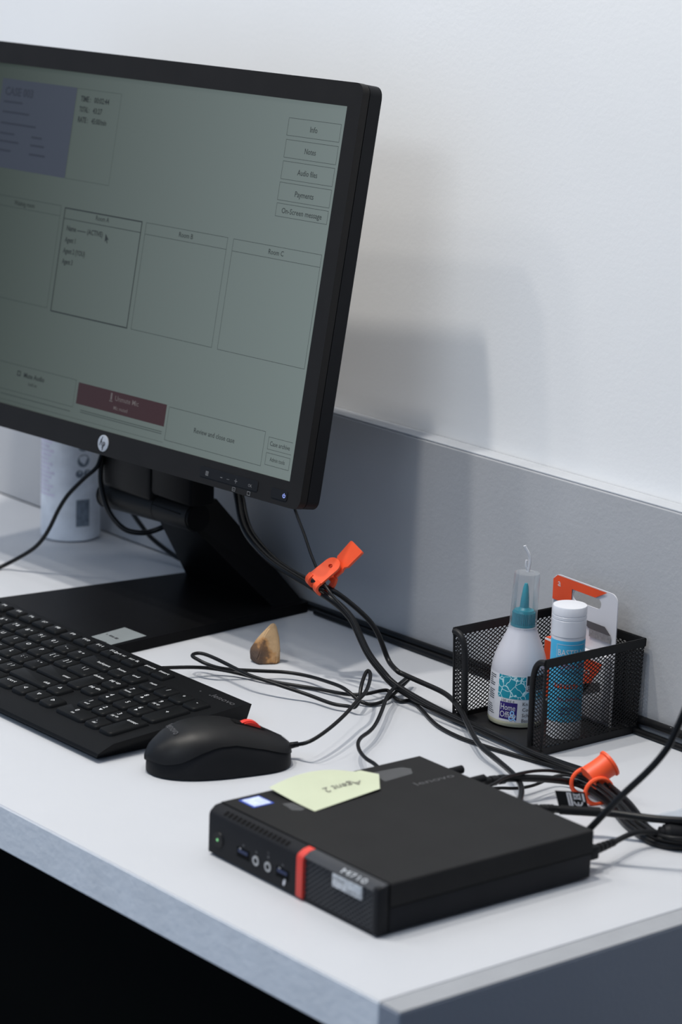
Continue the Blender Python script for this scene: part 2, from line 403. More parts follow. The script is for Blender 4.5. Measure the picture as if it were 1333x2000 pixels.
for s, x, y, z, wd in (('Info', -35.7, 274.6, 6.4, 8.6), ('Notes', -36, 257.2, 6.4, 13.2), ('Audio files', -35.6, 240, 6.4, 23.5), ('Payments', -35.4, 222.9, 6.4, 22.2),
                       ('On-Screen message', -35.3, 208.6, 6.2, 47.8), ('Room C', -58.3, 174.8, 5.9, 18.2), ('Room B', -172, 175, 5.9, 18.2), ('Room A', -285.2, 175.8, 5.9, 18.2),
                       ('Waiting room', -398.4, 176.2, 5.9, 30), ('Review and close case', -99.8, 20.1, 5.9, 51.5), ('Case archive', -19.2, 25.5, 5.2, 24), ('Admin tools', -19.7, 13.2, 4.7, 18)):
    say(s, z, x, y, wd)
for s, x, y, wd in (('Name ------- (ACTIVE)', -332.9, 162.8, 51), ('Agent 1', -333.2, 152.8, 15), ('Agent 2 (YOU)', -333.6, 143.3, 31), ('Agent 3', -333, 134, 15)):
    say(s, 6.2, x, y, wd, 'LEFT', bold=.02)
for s, t, y in (('TIME :', '00:02:44', 274.4), ('TOTAL :', '43:27', 265.4), ('RATE :', '45:00/min', 256.5)):
    say(s, 6.6, -339, y, 14, 'LEFT', bold=.03); say(t, 6.6, -320, y, 21 if len(t) > 6 else 13, 'LEFT', bold=.02)
say('Mute Audio', 6, -349, 29, 30, bold=.02); say('hold on', 4.4, -349.7, 22.2, 12); ob('speaker_icon', frame(B(), F2, -374, -369, 27, 31.5, .9), M_sink, scr, smooth=0)
say('CASE 003', 10, -450, 272.4, 42, 'LEFT', M_sblueink, bold=.03)
for y, wd, x in ((262, 28, -450), (253, 40, -450), (243, 52, -450), (234, 22, -450), (227, 30, -450), (219, 20, -450), (234, 15, -402), (227, 20, -402), (219, 23, -402)):
    ob('text_line', quad(B(), F2, x, x + wd, y, y + 1.8), M_sblueink, scr, smooth=0)
ob('pointer', poly(B(), F2, [(-278, 164), (-278, 157), (-276.3, 158.6), (-274.8, 156), (-273.9, 156.5), (-275.2, 159), (-272.9, 159.2)]), M_sink, scr, smooth=0)
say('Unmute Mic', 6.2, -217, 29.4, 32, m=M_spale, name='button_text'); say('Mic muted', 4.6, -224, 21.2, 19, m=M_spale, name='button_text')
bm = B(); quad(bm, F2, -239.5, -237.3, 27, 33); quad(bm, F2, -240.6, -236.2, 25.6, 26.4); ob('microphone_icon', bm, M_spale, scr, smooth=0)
# bezel furniture
BZ = .0012
lg = B(); lathe(lg, [(.0071, 0), (.0071, .0006), (.0064, .0009)], 40)
bmesh.ops.translate(lg, verts=lg.verts, vec=(-.2380, -.0104, BZ))
lo = ob('logo_badge', lg, M_logo, mon, mx=MS, label='round silver maker badge')
bm = B(); text(bm, 'hp', 8.4, F(BZ + .00105), -238, -9.7, sx=.95); bmesh.ops.transform(bm, verts=bm.verts, matrix=Matrix.Identity(4))
for v in bm.verts: v.co.x += (v.co.y + .0104) * .22
poly(bm, F(BZ + .00105), [(-239.3, -4.6), (-238.5, -4.6), (-240.3, -10.4), (-241.1, -10.4)]); poly(bm, F(BZ + .00105), [(-236.3, -10.4), (-235.6, -10.4), (-237.4, -16.6), (-238.2, -16.6)])
ob('badge_letters', bm, M_ink, lo, smooth=0)
ob('button_strip', prism(B(), rrect(-.1085, -.0358, -.0148, -.0062, .0016), BZ - .0005, BZ + .0005), M_blackgloss, mon, mx=MS)
ob('power_button', prism(B(), rrect(-.0188, .0003, -.0158, -.0078, .0016), BZ - .0005, BZ + .0006), M_blackgloss, mon, mx=MS)
FI = F(BZ + .0007); bm = B()
for i in range(3): quad(bm, FI, -100.4, -97.4, -12.6 + i * 1.1, -12.0 + i * 1.1)
frame(bm, FI, -100.6, -97.2, -13, -9.4, .25)
quad(bm, FI, -82, -79.4, -11.6, -11.1); quad(bm, FI, -74, -70.5, -11.5, -11.2); quad(bm, FI, -64.4, -60.8, -11.3, -10.8); quad(bm, FI, -62.85, -62.35, -12.9, -9.2)
text(bm, 'OK', 3.4, FI, -44.8, -11.4, width=4.6)
for x in (-63.7, -45.2): frame(bm, FI, x - 1.9, x + 1.9, -20 + .6, -16.2, .4)
quad(bm, FI, -65, -63, -18.2, -17.8)
ob('bezel_icons', bm, M_icon, mon, mx=MS, smooth=0, label='small grey control icons')
bm = B(); FP = F(BZ + .0008)
pts = [(1.7 * math.cos(R(a)), 1.7 * math.sin(R(a))) for a in range(125, 416, 15)]; pin = [(x * .7, y * .7) for x, y in pts]
for i in range(len(pts) - 1): poly(bm, FP, [(px - 3.2, py - 12) for px, py in (pts[i], pts[i + 1], pin[i + 1], pin[i])])
quad(bm, FP, -3.45, -2.95, -12.4, -9.9)
ob('power_symbol', bm, M_led, mon, mx=MS, smooth=0, label='glowing blue power symbol')
# stand
MO = off(mon)
base = ob('stand_base', prism(B(), [(-.8255, .256), (-.651, .256), (-.6695, .4835), (-.8025, .4825)], 0.0005, .0095), M_stand, mon, mx=MO)
bm = B()
top = [(-.772, .388, .088), (-.731, .388, .088), (-.731, .428, .096), (-.772, .428, .096)]
bot = [(-.799, .448, .0093), (-.674, .448, .0093), (-.674, .4815, .0093), (-.799, .4805, .0093)]
a = [bm.verts.new(p) for p in top]; b = [bm.verts.new(p) for p in bot]
bm.faces.new(a); bm.faces.new(b[::-1])
for i in range(4): bm.faces.new((a[i], b[i], b[(i + 1) % 4], a[(i + 1) % 4]))
ob('stand_column', bm, M_stand, mon, mx=MO)
bm = B(); cyl(bm, (-.851, .3985, .0795), (-.772, .400, .083), .0125, 28); ob('hinge_barrel', bm, M_bezel, mon, mx=MO)
bm = B(); cyl(bm, (-.7712, .400, .083), (-.724, .401, .0845), .0125, 28); hf = ob('hinge_end', bm, M_bezel, mon, mx=MO)
bm = B(); cyl(bm, (-.724, .401, .0845), (-.7205, .401, .0846), .0119, 28); ob('hinge_cap', bm, M_stand, hf)
bm = B(); cyl(bm, (-.8525, .3984, .0794), (-.8512, .3984, .0794), .0128, 28); ob('hinge_cap', bm, M_stand, mon, mx=MO)
bm = B(); box(bm, -.845, -.772, .386, .412, .090, .21, .004); ob('neck_block', bm, M_bezel, mon, mx=MO)
bm = B(); box(bm, -.7712, -.711, .386, .412, .097, .21, .004); ob('neck_cover', bm, M_stand, mon, mx=MO)
st = ob('inventory_sticker', prism(B(), [(-.6832, .2600), (-.6555, .2621), (-.6612, .3053), (-.6913, .3045)], .0095, .0097), M_sticker, mon, mx=MO, smooth=0, label='light grey sticker on the stand base')
bm = B(); f = lambda x, y: (x, y, .00985)
poly(bm, f, [(-.6822, .2612), (-.6620, .2628), (-.6630, .2668), (-.6830, .2650)])
for i_, wx in enumerate((.0016, .0040, .0030, .0046)): quad(bm, f, -.6830 + .0042 * i_, -.6830 + .0042 * i_ + wx * .8, .2795 - .0003 * i_, .2812 + .0004 * (i_ % 2))
ob('sticker_print', bm, M_ink, st, smooth=0)

# ------------------------------------------------------------------ keyboard
kb = root('keyboard', 'black full size wired keyboard with white legends in front of the monitor', 'keyboard', (-.655, .175, 0))
KO = off(kb)
zk = lambda y: .0148 + (y - .13) * .042           # height of the key deck along y (world)
P_ = [(.2450, .0035), (.2450, .0205), (.2425, .0216), (.118, .0128), (.1045, .0075), (.1035, .0055), (.108, .0015), (.2400, .0015)]
bm = B()
a = []
for x, ins in ((-.868, 0), (-.441, 0)):
    s = 1 if x < -.6 else -1
    a.append([bm.verts.new((x + s * (.007 if z < .004 else 0), y, z)) for y, z in P_])
bm.faces.new(a[0]); bm.faces.new(a[1][::-1])
for i in range(len(P_)): bm.faces.new((a[0][i], a[1][i], a[1][(i + 1) % len(P_)], a[0][(i + 1) % len(P_)]))
body = ob('body', bm, M_kbody, kb, mx=KO)
deckz = lambda y: .0128 + (y - .118) * (.0216 - .0128) / (.2425 - .118)
SL = math.atan((.0216 - .0128) / (.2425 - .118))
U = .0188
keymesh = {}


def keycap(w_, d_, front):
    k = (round(w_, 4), round(d_, 4), front)
    if k not in keymesh:
        bm = B(); W2, D2 = w_ / 2, d_ / 2; lo = []
        for ins, z in ((0, 0), (.0003, .0017), (.0013, .0030), (.0019, .0032)):
            rf = max(.0006, front - ins)
            lo.append([bm.verts.new((x, y, z)) for x, y in rrect(-W2 + ins, W2 - ins, -D2 + ins, D2 - ins, (rf, rf, .0012, .0012), 4)])
        bm.faces.new(lo[0][::-1]); bm.faces.new(lo[-1])
        for p, q in zip(lo, lo[1:]):
            for i in range(len(p)): bm.faces.new((p[i], p[(i + 1) % len(p)], q[(i + 1) % len(q)], q[i]))
        keymesh[k] = mesh('keycap', bm, M_key)
    return keymesh[k]


rowy = {0: .2290, 1: .2080, 2: .1890, 3: .1700, 4: .1510, 5: .1320}
KX = -.5185                                            # x of the '7' column


def key(c, r, w_=1, h_=1, leg='', two=None, front=.0042):
    x = KX + c * U; y = rowy[r] - (h_ - 1) * .0095
    d_ = .0172 if h_ == 1 else .0172 + .019 * (h_ - 1)
    if r == 0: d_ = .0135
    o = ob('keycap', keycap(w_ * U - .0016, d_, front), None, kb)
    o.location = Vector((x, y, deckz(y) - .0004)) - kb.location; o.rotation_euler = (SL, 0, 0)
    if leg or two:
        bm = B(); f = lambda px, py: (px, py, .00328)
        if leg in ARROW:
            a0 = ARROW[leg]; pts = [(.0022 * math.cos(R(a0 + t)), .0022 * math.sin(R(a0 + t)) + .001) for t in (0, 120, 240)]; pin = [(.0012 * math.cos(R(a0 + t)), .0012 * math.sin(R(a0 + t)) + .001) for t in (0, 120, 240)]
            for i in range(3): poly(bm, f, [pts[i], pts[(i + 1) % 3], pin[(i + 1) % 3], pin[i]])
        elif len(leg) > 1:
            sz = .0042
            xs = w_ * U / 2 - .0034
            if w_ >= 1.8: text(bm, leg, sz, f, xs, .0 if h_ == 1 else .008, 'RIGHT')
            else: text(bm, leg, sz, f, 0, .0022 if h_ == 1 else .009, width=min(.0125, .0026 * len(leg)))
        elif leg: text(bm, leg, .0058, f, -.0022 if two else 0, .0024, sx=1)
        if two:
            if two in ARROW:
                a0 = ARROW[two]; pts = [(.0018 * math.cos(R(a0 + t)) - .001, .0018 * math.sin(R(a0 + t)) - .0028) for t in (0, 120, 240)]; poly(bm, f, pts)
            elif len(two) > 1: text(bm, two, .0036, f, -.0005, -.0028)
            else: text(bm, two, .0055, f, .0024, .0024)
        ob('legend', bm, M_legend, o, smooth=0)
    return o


ARROW = {'UP': 90, 'DOWN': 270, 'LEFT': 180, 'RIGHT': 0}
L0 = -17.25
for i, (s, t) in enumerate(zip('`1234567890-=', '~!@#$%^&*()_+')): key(L0 + i, 1, leg=s, two=t)
key(L0 + 13.5, 1, 2, leg='backspace')
key(L0 + .25, 2, 1.5, leg='tab')
for i, s in enumerate('QWERTYUIOP'): key(L0 + 1.5 + i, 2, leg=s)
key(L0 + 11.5, 2, leg='[', two='{'); key(L0 + 12.5, 2, leg=']', two='}'); key(L0 + 13.75, 2, 1.5, leg='\\', two='|')
key(L0 + .375, 3, 1.75, leg='caps')
for i, s in enumerate('ASDFGHJKL'): key(L0 + 1.75 + i, 3, leg=s)
key(L0 + 10.75, 3, leg=';', two=':'); key(L0 + 11.75, 3, leg="'", two='"'); key(L0 + 13.375, 3, 2.25, leg='enter')
key(L0 + .625, 4, 2.25, leg='shift')
for i, s in enumerate('ZXCVBNM'): key(L0 + 2.25 + i, 4, leg=s)
key(L0 + 9.25, 4, leg=',', two='<'); key(L0 + 10.25, 4, leg='.', two='>'); key(L0 + 11.25, 4, leg='/', two='?'); key(L0 + 13.125, 4, 2.75, leg='shift')
x = L0 - .5
for s, w_ in (('ctrl', 1.25), ('fn', 1), ('win', 1.25), ('alt', 1.25), ('', 5.5), ('alt', 1.25), ('menu', 1.25), ('ctrl', 1.25)):
    key(x + w_ / 2, 5, w_, leg=s); x += w_
# middle columns
key(-2.25, 1, leg='home'); key(-1.25, 1, leg='end'); key(-2.25, 2, 1, 2, leg='delete'); key(-1.25, 2, leg='pg up'); key(-1.25, 3, leg='pg dn')
key(-2.25, 4, leg='UP'); key(-3.25, 5, leg='LEFT'); key(-2.25, 5, leg='DOWN'); key(-1.25, 5, leg='RIGHT')
# number pad
key(0, 1, leg='num'); key(1, 1, leg='/'); key(2, 1, leg='*'); key(3, 1, leg='-')
for i, (s, t) in enumerate((('7', 'home'), ('8', 'UP'), ('9', 'pg up'))): key(i, 2, leg=s, two=t)
for i, (s, t) in enumerate((('4', 'LEFT'), ('5', None), ('6', 'RIGHT'))): key(i, 3, leg=s, two=t)
for i, (s, t) in enumerate((('1', 'end'), ('2', 'DOWN'), ('3', 'pg dn'))): key(i, 4, leg=s, two=t)
key(.5, 5, 2, leg='0', two='ins'); key(2, 5, leg='.', two='del'); key(3, 2, 1, 2, leg='+'); key(3, 4, 1, 2, leg='enter')
# function row
fx = [('esc', L0)] + [('F%d' % (i + 1), L0 + 1.3 + i * 1.02 + (i // 4) * .14) for i in range(12)] + [('prt sc', L0 + 13.35), ('scr lk', L0 + 14.3), ('pause', L0 + 15.5), ('insert', L0 + 16.45)]
for s, c in fx: key(c, 0, .98 if s[0] in 'psi' else 1, leg=s, front=.002)
bm = B(); text(bm, 'lenovo', .0078, lambda x, y: (x, y, deckz(y) + .0002), -.4595, .2330, width=.027)
ob('maker_name', bm, M_faint, body, smooth=0)
bm = B()
for i in range(3): lathe(bm, [(.0008, 0), (.0008, .0003)], 8, c=(-.487 + i * .012, .2310, deckz(.2310)))
ob('indicator_light', bm, M_faint, kb, mx=KO)


def W(o):
    return Matrix.LocRotScale(o.location, o.rotation_euler, None).inverted()


def mm(P, o=None):
    m = W(o) if o else Matrix.Identity(4)
    return [m @ (Vector(p) / 1000) for p in P]


# cable centre lines in millimetres
CAB = {
 'T1':(3.1,[[-677.3,395.0,153.2],[-663.5,398.0,118.0],[-642.3,386.0,105.1],[-624.6,378.5,95.9],[-600.4,373.4,87.6],[-574.8,370.1,81.3],[-537.2,367.9,76.6],[-502.1,365.5,72.5],[-490.5,372.1,64.5],[-480.9,376.2,55.3],[-472.9,377.4,43.5],[-463.2,379.4,30.4],[-451.3,384.2,18.3],[-444.5,387.2,12.0],[-426.0,387.5,8.0],[-398.5,386.5,5.5],[-369.8,384.6,4.5],[-346.4,383.6,4.5],[-318.7,381.0,4.5],[-296.4,379.8,4.5],[-275.7,376.8,4.5],[-251.5,377.3,4.5],[-233.2,377.4,5.0],[-212.4,372.7,8.0],[-186.5,365.2,10.0],[-165.6,357.3,10.0],[-145.6,350.2,9.0],[-128.6,343.5,6.0],[-114.4,336.4,3.5],[-99.1,330.4,3.5],[-85.6,332.5,3.5],[-74.2,345.7,3.5],[-59.5,370.7,3.5]]),
 'T2':(2.1,[[-680.5,403.0,147.2],[-662.9,403.0,116.2],[-642.7,391.6,104.7],[-622.1,383.0,95.0],[-597.9,377.8,87.6],[-570.5,373.6,81.4],[-535.1,370.9,77.9],[-502.8,369.5,77.6],[-492.1,380.1,68.0],[-480.8,390.4,55.6],[-474.6,395.2,46.2],[-469.7,397.9,35.5],[-464.1,400.7,22.0],[-446.4,394.3,20.0],[-442.8,396.7,18.0],[-419.3,396.6,17.0],[-396.2,396.6,16.0],[-376.8,391.1,15.5],[-354.2,380.1,14.5],[-321.2,359.4,13.5],[-293.1,343.9,11.0],[-269.5,337.4,9.0],[-250.9,329.3,10.0],[-223.4,314.8,13.0],[-192.7,292.4,18.0],[-167.1,267.3,22.0],[-155.4,251.6,22.0]]),
 'E':(1.1,[[-622.1,425.0,116.6],[-617.6,425.0,108.3],[-581.2,404.9,101.0],[-553.0,388.3,95.3],[-524.0,372.0,90.1],[-499.0,361.5,82.3],[-487.6,362.5,73.9],[-473.8,366.8,63.1],[-463.9,367.5,51.6],[-453.1,367.9,38.7],[-439.2,371.5,26.6],[-430.7,374.1,20.0],[-410.4,374.8,15.2],[-385.3,374.7,12.0],[-359.7,375.2,10.6],[-345.2,374.4,10.2],[-310.6,373.3,9.8],[-267.8,369.0,9.8],[-243.7,369.6,9.8],[-224.8,369.0,10.2],[-202.9,365.7,12.5],[-177.3,358.4,14.8],[-155.8,349.8,14.8],[-137.5,344.3,13.0],[-121.3,338.4,10.0],[-109.7,333.8,7.0],[-94.1,328.0,7.4],[-82.8,330.3,7.8],[-71.8,342.9,7.8],[-57.2,367.8,7.8]]),
 'M':(1.5,[[-351.6,215.7,14.0],[-355.0,232.1,17.0],[-364.5,259.1,20.0],[-380.4,287.8,22.0],[-393.6,308.7,24.0],[-401.0,322.9,26.0],[-414.9,338.5,27.0],[-432.5,354.9,27.0],[-441.7,360.5,27.0],[-441.1,357.4,26.0],[-431.5,345.9,23.0],[-426.2,339.7,18.0],[-423.0,336.3,12.0],[-425.4,333.9,6.0],[-433.6,334.0,5.0],[-444.2,327.3,5.0],[-469.0,324.3,6.0],[-484.7,313.6,10.0],[-503.0,304.8,13.0],[-517.8,301.0,14.0],[-538.2,301.3,15.0],[-559.0,301.7,16.0],[-574.8,299.7,17.0],[-579.3,295.3,17.0],[-576.8,289.4,16.5],[-569.0,289.3,15.5],[-560.1,291.9,13.5],[-552.5,301.5,10.0],[-544.2,318.4,8.0],[-535.3,332.8,7.0],[-526.6,346.9,6.0],[-507.8,355.5,6.0],[-478.9,352.4,9.0],[-463.2,350.9,10.0],[-452.0,349.6,9.0],[-445.1,351.3,5.5],[-439.1,353.2,3.0],[-433.5,357.9,2.0],[-432.3,366.3,2.5],[-433.6,376.8,4.5],[-445.0,398.6,6.5],[-453.1,412.5,7.5],[-454.6,416.4,9.0],[-448.8,408.1,11.5],[-439.0,392.6,12.5],[-428.6,374.7,12.5],[-415.8,358.0,13.0],[-395.5,336.3,12.0],[-374.6,312.6,11.0],[-362.4,295.8,11.0],[-353.4,280.3,12.0],[-340.8,266.3,13.0],[-325.4,255.9,13.0],[-310.4,249.6,13.0],[-297.1,247.2,13.0],[-272.5,244.1,13.0]]),
 'K':(1.5,[[-582.9,265.2,10.0],[-582.5,270.9,10.0],[-570.5,287.5,9.0],[-565.0,306.5,5.5],[-550.0,318.3,3.5],[-528.1,324.7,3.0],[-510.6,334.3,2.5],[-494.3,344.8,2.0],[-478.0,349.3,3.0],[-457.3,355.7,4.0],[-447.1,364.5,6.0],[-447.1,376.5,6.0],[-448.0,385.8,5.0],[-442.7,385.0,4.0],[-434.1,382.0,3.0],[-426.3,382.8,2.0],[-424.3,390.6,2.0],[-401.9,382.3,2.0],[-377.4,370.9,2.0],[-359.1,364.8,2.0],[-339.0,362.0,2.0],[-321.3,362.3,2.0],[-300.9,365.0,2.0],[-283.3,368.0,2.0],[-264.0,371.7,2.0],[-243.4,375.6,2.0],[-227.1,374.4,3.0],[-206.7,367.3,6.0],[-189.3,363.1,6.5],[-168.0,355.9,6.5],[-150.3,350.2,4.5],[-133.9,344.1,2.0],[-116.2,333.8,2.0],[-98.9,327.3,2.0],[-83.9,329.9,2.0],[-72.1,343.7,2.0],[-58.1,369.4,2.0]]),
 'A':(1.9,[[-838.8,384.0,128.5],[-840.4,382.0,117.3],[-840.7,378.0,108.0],[-850.0,373.5,98.7],[-860.7,368.5,86.9],[-868.8,364.8,76.8],[-877.4,361.5,62.3],[-884.6,359.3,47.8],[-892.3,356.3,34.7],[-900.8,352.2,24.3],[-914.3,345.2,13.7],[-931.5,336.1,2.0],[-920.6,307.5,2.0],[-913.8,276.4,2.0]]),
 'B':(2.4,[[-840.9,386.0,130.6],[-841.6,384.0,114.9],[-842.2,383.0,97.3],[-837.9,383.0,82.8],[-830.3,384.0,69.3],[-819.4,387.0,59.6],[-811.5,392.0,54.6],[-802.6,400.0,53.6],[-798.3,408.0,54.8],[-791.8,416.0,59.3],[-785.8,426.0,65.8],[-789.7,440.0,67.8]]),
 'C':(2.2,[[-914.6,465.0,47.5],[-906.3,465.0,40.0],[-897.2,468.0,30.8],[-887.9,472.0,21.1],[-871.5,476.0,13.5],[-850.8,479.0,7.5],[-821.3,481.0,6.7],[-794.0,482.0,5.6],[-757.5,483.0,5.4]]),
 'V':(2.7,[[-208.4,273.9,22.0],[-208.2,285.0,21.0],[-206.6,294.4,20.0],[-203.7,314.0,17.0],[-200.2,333.6,13.0],[-197.3,352.0,7.5],[-185.5,354.3,5.5],[-165.1,349.7,4.0],[-145.3,340.8,3.0],[-125.2,330.2,3.0],[-111.2,325.7,3.0],[-94.3,320.5,3.0],[-79.0,323.7,3.0],[-66.8,338.0,3.0],[-52.8,363.6,3.0]]),
 'U1':(1.2,[[-217.1,276.5,14.0],[-214.6,291.4,11.0],[-214.4,304.8,8.0],[-214.9,319.9,6.0],[-216.2,333.6,6.0],[-216.6,348.5,8.0],[-208.9,353.7,10.0],[-192.1,352.6,12.0],[-173.8,347.4,13.0],[-154.2,340.8,12.5],[-138.0,336.0,10.0],[-121.9,330.2,7.0],[-108.4,325.6,6.5],[-90.8,319.7,7.2],[-76.9,322.7,7.2],[-65.3,336.1,7.2],[-51.4,361.6,7.2]]),
 'U2':(1.2,[[-193.7,264.1,26.0],[-197.4,279.6,26.0],[-201.9,296.6,24.0],[-206.6,316.6,21.0],[-208.8,335.9,17.0],[-202.8,347.6,14.5],[-190.8,351.1,15.0],[-170.7,346.6,16.0],[-149.9,339.2,16.0],[-133.3,335.0,13.5],[-117.3,329.2,10.5],[-106.6,327.6,8.5],[-89.6,321.1,9.5],[-75.2,321.7,10.5],[-64.1,334.5,10.5],[-50.2,360.0,10.5]]),
 'J':(2.7,[[-146.9,273.9,20.0],[-141.6,278.7,19.5],[-131.4,293.2,18.5],[-121.2,302.8,18.5],[-108.5,312.3,18.5],[-93.5,321.9,18.5],[-78.1,334.9,19.0],[-58.7,358.1,19.0]]),
 'P':(2.0,[[-80.8,253.8,14.5],[-81.9,260.6,14.5],[-84.3,276.4,14.0],[-89.4,293.6,13.5],[-91.3,307.8,12.5],[-86.6,323.1,10.0],[-74.4,337.9,8.8],[-62.6,363.8,4.0]]),
 'L':(2.4,[[-96.2,253.4,17.0],[-91.9,259.2,24.0],[-84.2,265.0,36.3],[-74.8,272.1,51.4],[-66.3,278.4,63.4],[-58.2,284.4,76.0],[-52.4,288.6,87.5],[-49.9,290.2,94.9],[-43.8,294.0,115.7],[-35.1,298.6,150.0]]),
}
CAB['K'][1][0:2] = [[-584, 243.5, 11], [-581, 258, 10.5]]
ob('cable', tube(B(), mm(CAB['K'][1], kb), .0015), M_cable, kb)
ob('cable_strain_relief', cyl(B(), (-.5845 + .655, .2435 - .175, .011), (-.5825 + .655, .2530 - .175, .0108), .0028, 12, .0022), M_cable, kb)

# ------------------------------------------------------------------ mouse
ms = root('mouse', 'black computer mouse with a red scroll wheel beside the keyboard', 'mouse', (-.3880, .1735, 0), R(-18))
NS, NT = 28, 30


def msec(s):
    """s -1 (palm end) .. 1 (cable end): y, half width, height, seam height"""
    y = .0555 * s - .0005
    e = (1 - abs(s) ** (2.6 if s < 0 else 5)) ** (.5 if s < 0 else .42)
    wv = (.0312 - .0035 * max(0, s)) * max(.06, e)
    pr = [(-1, .0135), (-.9, .0215), (-.7, .0300), (-.45, .0355), (-.2, .0372), (.05, .0362), (.35, .0315), (.65, .0255), (.9, .0185), (1, .0140)]
    for (a0, h0), (a1, h1) in zip(pr, pr[1:]):
        if a0 <= s <= a1 + 1e-9: h = h0 + (h1 - h0) * (s - a0) / (a1 - a0)
    sm = [(-1, .0120), (-.85, .0112), (-.65, .0135), (-.4, .0200), (-.15, .0240), (.1, .0238), (.5, .0185), (.8, .0130), (1, .0090)]
    for (a0, h0), (a1, h1) in zip(sm, sm[1:]):
        if a0 <= s <= a1 + 1e-9: z = h0 + (h1 - h0) * (s - a0) / (a1 - a0)
    return y, wv, h, min(z, h * .8)


def mpt(s, f, q=2.5, k=1.0):
    y, wv, h, z = msec(s)
    c, d = math.cos(f), math.sin(f)
    return (k * wv * math.copysign(abs(c) ** (2 / q), c), y * (1 if k == 1 else .985 if s > 0 else .965), .0012 + (h - .0012) * abs(d) ** (2 / q) * (1 if k == 1 else .99))


SS = [-math.cos(math.pi * i / NS) for i in range(NS + 1)]
SS = [0.35 * (2 * i / NS - 1) + .65 * s for i, s in enumerate(SS)]
for name, m_, upper in (('upper_shell', M_mouse, True), ('lower_shell', M_black, False)):
    bm = B(); rows = []
    for s in SS:
        y, wv, h, z = msec(s); fs = math.asin(min(1, ((z - .0012) / (h - .0012)) ** 1.25))
        if upper: fl = [fs + (math.pi - 2 * fs) * j / NT for j in range(NT + 1)]; rows.append([bm.verts.new(mpt(s, f)) for f in fl])
        else:
            fl = [math.pi * j / NT for j in range(NT + 1)]; rows.append([bm.verts.new(mpt(s, f, 2.5, .962)) for f in fl])
    for a, b in zip(rows, rows[1:]):
        for j in range(NT): bm.faces.new((a[j], a[j + 1], b[j + 1], b[j]))
        if not upper: bm.faces.new((a[0], b[0], b[-1], a[-1]))
    bm.faces.new(rows[0]); bm.faces.new(rows[-1][::-1])
    sh = ob(name, bm, m_, ms, smooth=60)
    if upper: ush = sh
def top_z(s): return msec(s)[2]


bm = B(); pts = [(s, top_z(s)) for s in [.18 + .82 * i / 14 for i in range(15)]]
for (s0, z0), (s1, z1) in zip(pts, pts[1:]):
    quad(bm, lambda x, y: (x, .0555 * (s0 if y == 0 else s1), (z0 if y == 0 else z1) + .00025), -.0011, .0011, 0, 1)
ob('button_gap', bm, M_seam, ms, smooth=0)
wz = top_z(.42)
bm = B(); tmp = B(); cyl(bm, (-.0035, .022, wz - .0078), (.0035, .022, wz - .0078), .0112, 32)
bmesh.ops.bevel(bm, geom=[e for e in bm.edges if len(e.link_faces) == 2 and any(len(f.verts) > 4 for f in e.link_faces)], offset=.001, segments=2, affect='EDGES')
ob('scroll_wheel', bm, M_red, ms, label='red rubber scroll wheel')
bm = B(); quad(bm, lambda x, y: (x, y, top_z(y / .0555) + .0002), -.0052, .0052, .0105, .0345, 1, 8); ob('wheel_slot', bm, M_seam, ms, smooth=0)
bm = B(); text(bm, 'lenovo', .0078, lambda x, y: (x, y, top_z(y / .0555) * (1 - .10 * (abs(x) / .03) ** 2.5) + .0003), 0, -.0345, width=.020, rot=R(0))
ob('maker_name', bm, M_faint, ush, smooth=0)
mp = mm(CAB['M'][1], ms); mp = [Vector((0, .0530, .0105)), Vector((.0004, .0585, .0112))] + mp[1:]
mp[-1:] = mm([[-262, 236, 12], [-254, 262, 13], [-240, 262, 14.5], [-236.5, 248.5, 15]], ms)
ob('cable', tube(B(), mp, .0015), M_cable, ms)
ob('cable_strain_relief', cyl(B(), (0, .0525, .0104), (.0006, .0620, .0116), .0027, 12, .0021), M_cable, ms)

# ------------------------------------------------------------------ mini computer
pc = root('mini_computer', 'flat black mini desktop computer with a red stripe near the desk corner', 'computer', (-.2515, .0614, 0), -.01773)
A_, Bd, H = .179, .183, .0345
ob('chassis', box(B(), .0008, .1782, .0112, .1828, .0015, .0335, .0006), M_pcside, pc)
bm = B(); prof = [(0, .0190), (0, .0337), (.0008, .0345), (A_ - .0008, .0345), (A_, .0337), (A_, .0190), (A_ - .0007, .0190), (A_ - .0007, .0330), (.0007, .0330), (.0007, .0190)]
prism(bm, prof, .0108, .1830, lambda x, y, z: (x, z, y)); ob('lid', bm, M_pc, pc, label='dark grey top cover')
bm = B(); box(bm, .0004, .1786, .0112, .1826, .0180, .0190); ob('side_seam', bm, M_seam, pc, smooth=0)
bm = B(); box(bm, .0012, .1778, .0085, .0112, .0016, .0330); ob('front_gap', bm, M_seam, pc, smooth=0)
fp = [(.0100, .0012), (.0016, .0012), (.0003, .0020), (0, .0032), (0, .0285), (.0010, .0308), (.0055, .0333), (.0098, .0340)]
bm = B(); prism(bm, fp, .0006, .0975, lambda y, z, x: (x, y, z))
for v in bm.verts:
    if v.co.x < .001 and v.co.y < .002: v.co.x += .0012
ff = ob('front_bezel', bm, M_pcfront, pc)
bm = B(); prism(bm, [(y - .0004 if y < .009 else y, z) for y, z in fp], .0976, .1040, lambda y, z, x: (x, y, z)); ob('red_stripe', bm, M_stripe, pc, label='bright red vertical stripe')
lp = [(.0100, .0295), (.0012, .0295), (.0006, .0301), (.0012, .0309), (.0058, .0334), (.0098, .0340)]
bm = B(); prism(bm, lp, .1041, .1778, lambda y, z, x: (x, y, z)); lip = ob('grille_lip', bm, M_lip, pc)
bm = B(); box(bm, .1735, .1786, .0006, .0100, .0012, .0330, .0012); ob('bezel_end', bm, M_pcfront, pc)
bm = B(); box(bm, .1041, .1735, .0012, .010, .0012, .0026); ob('bezel_sill', bm, M_pcfront, pc)
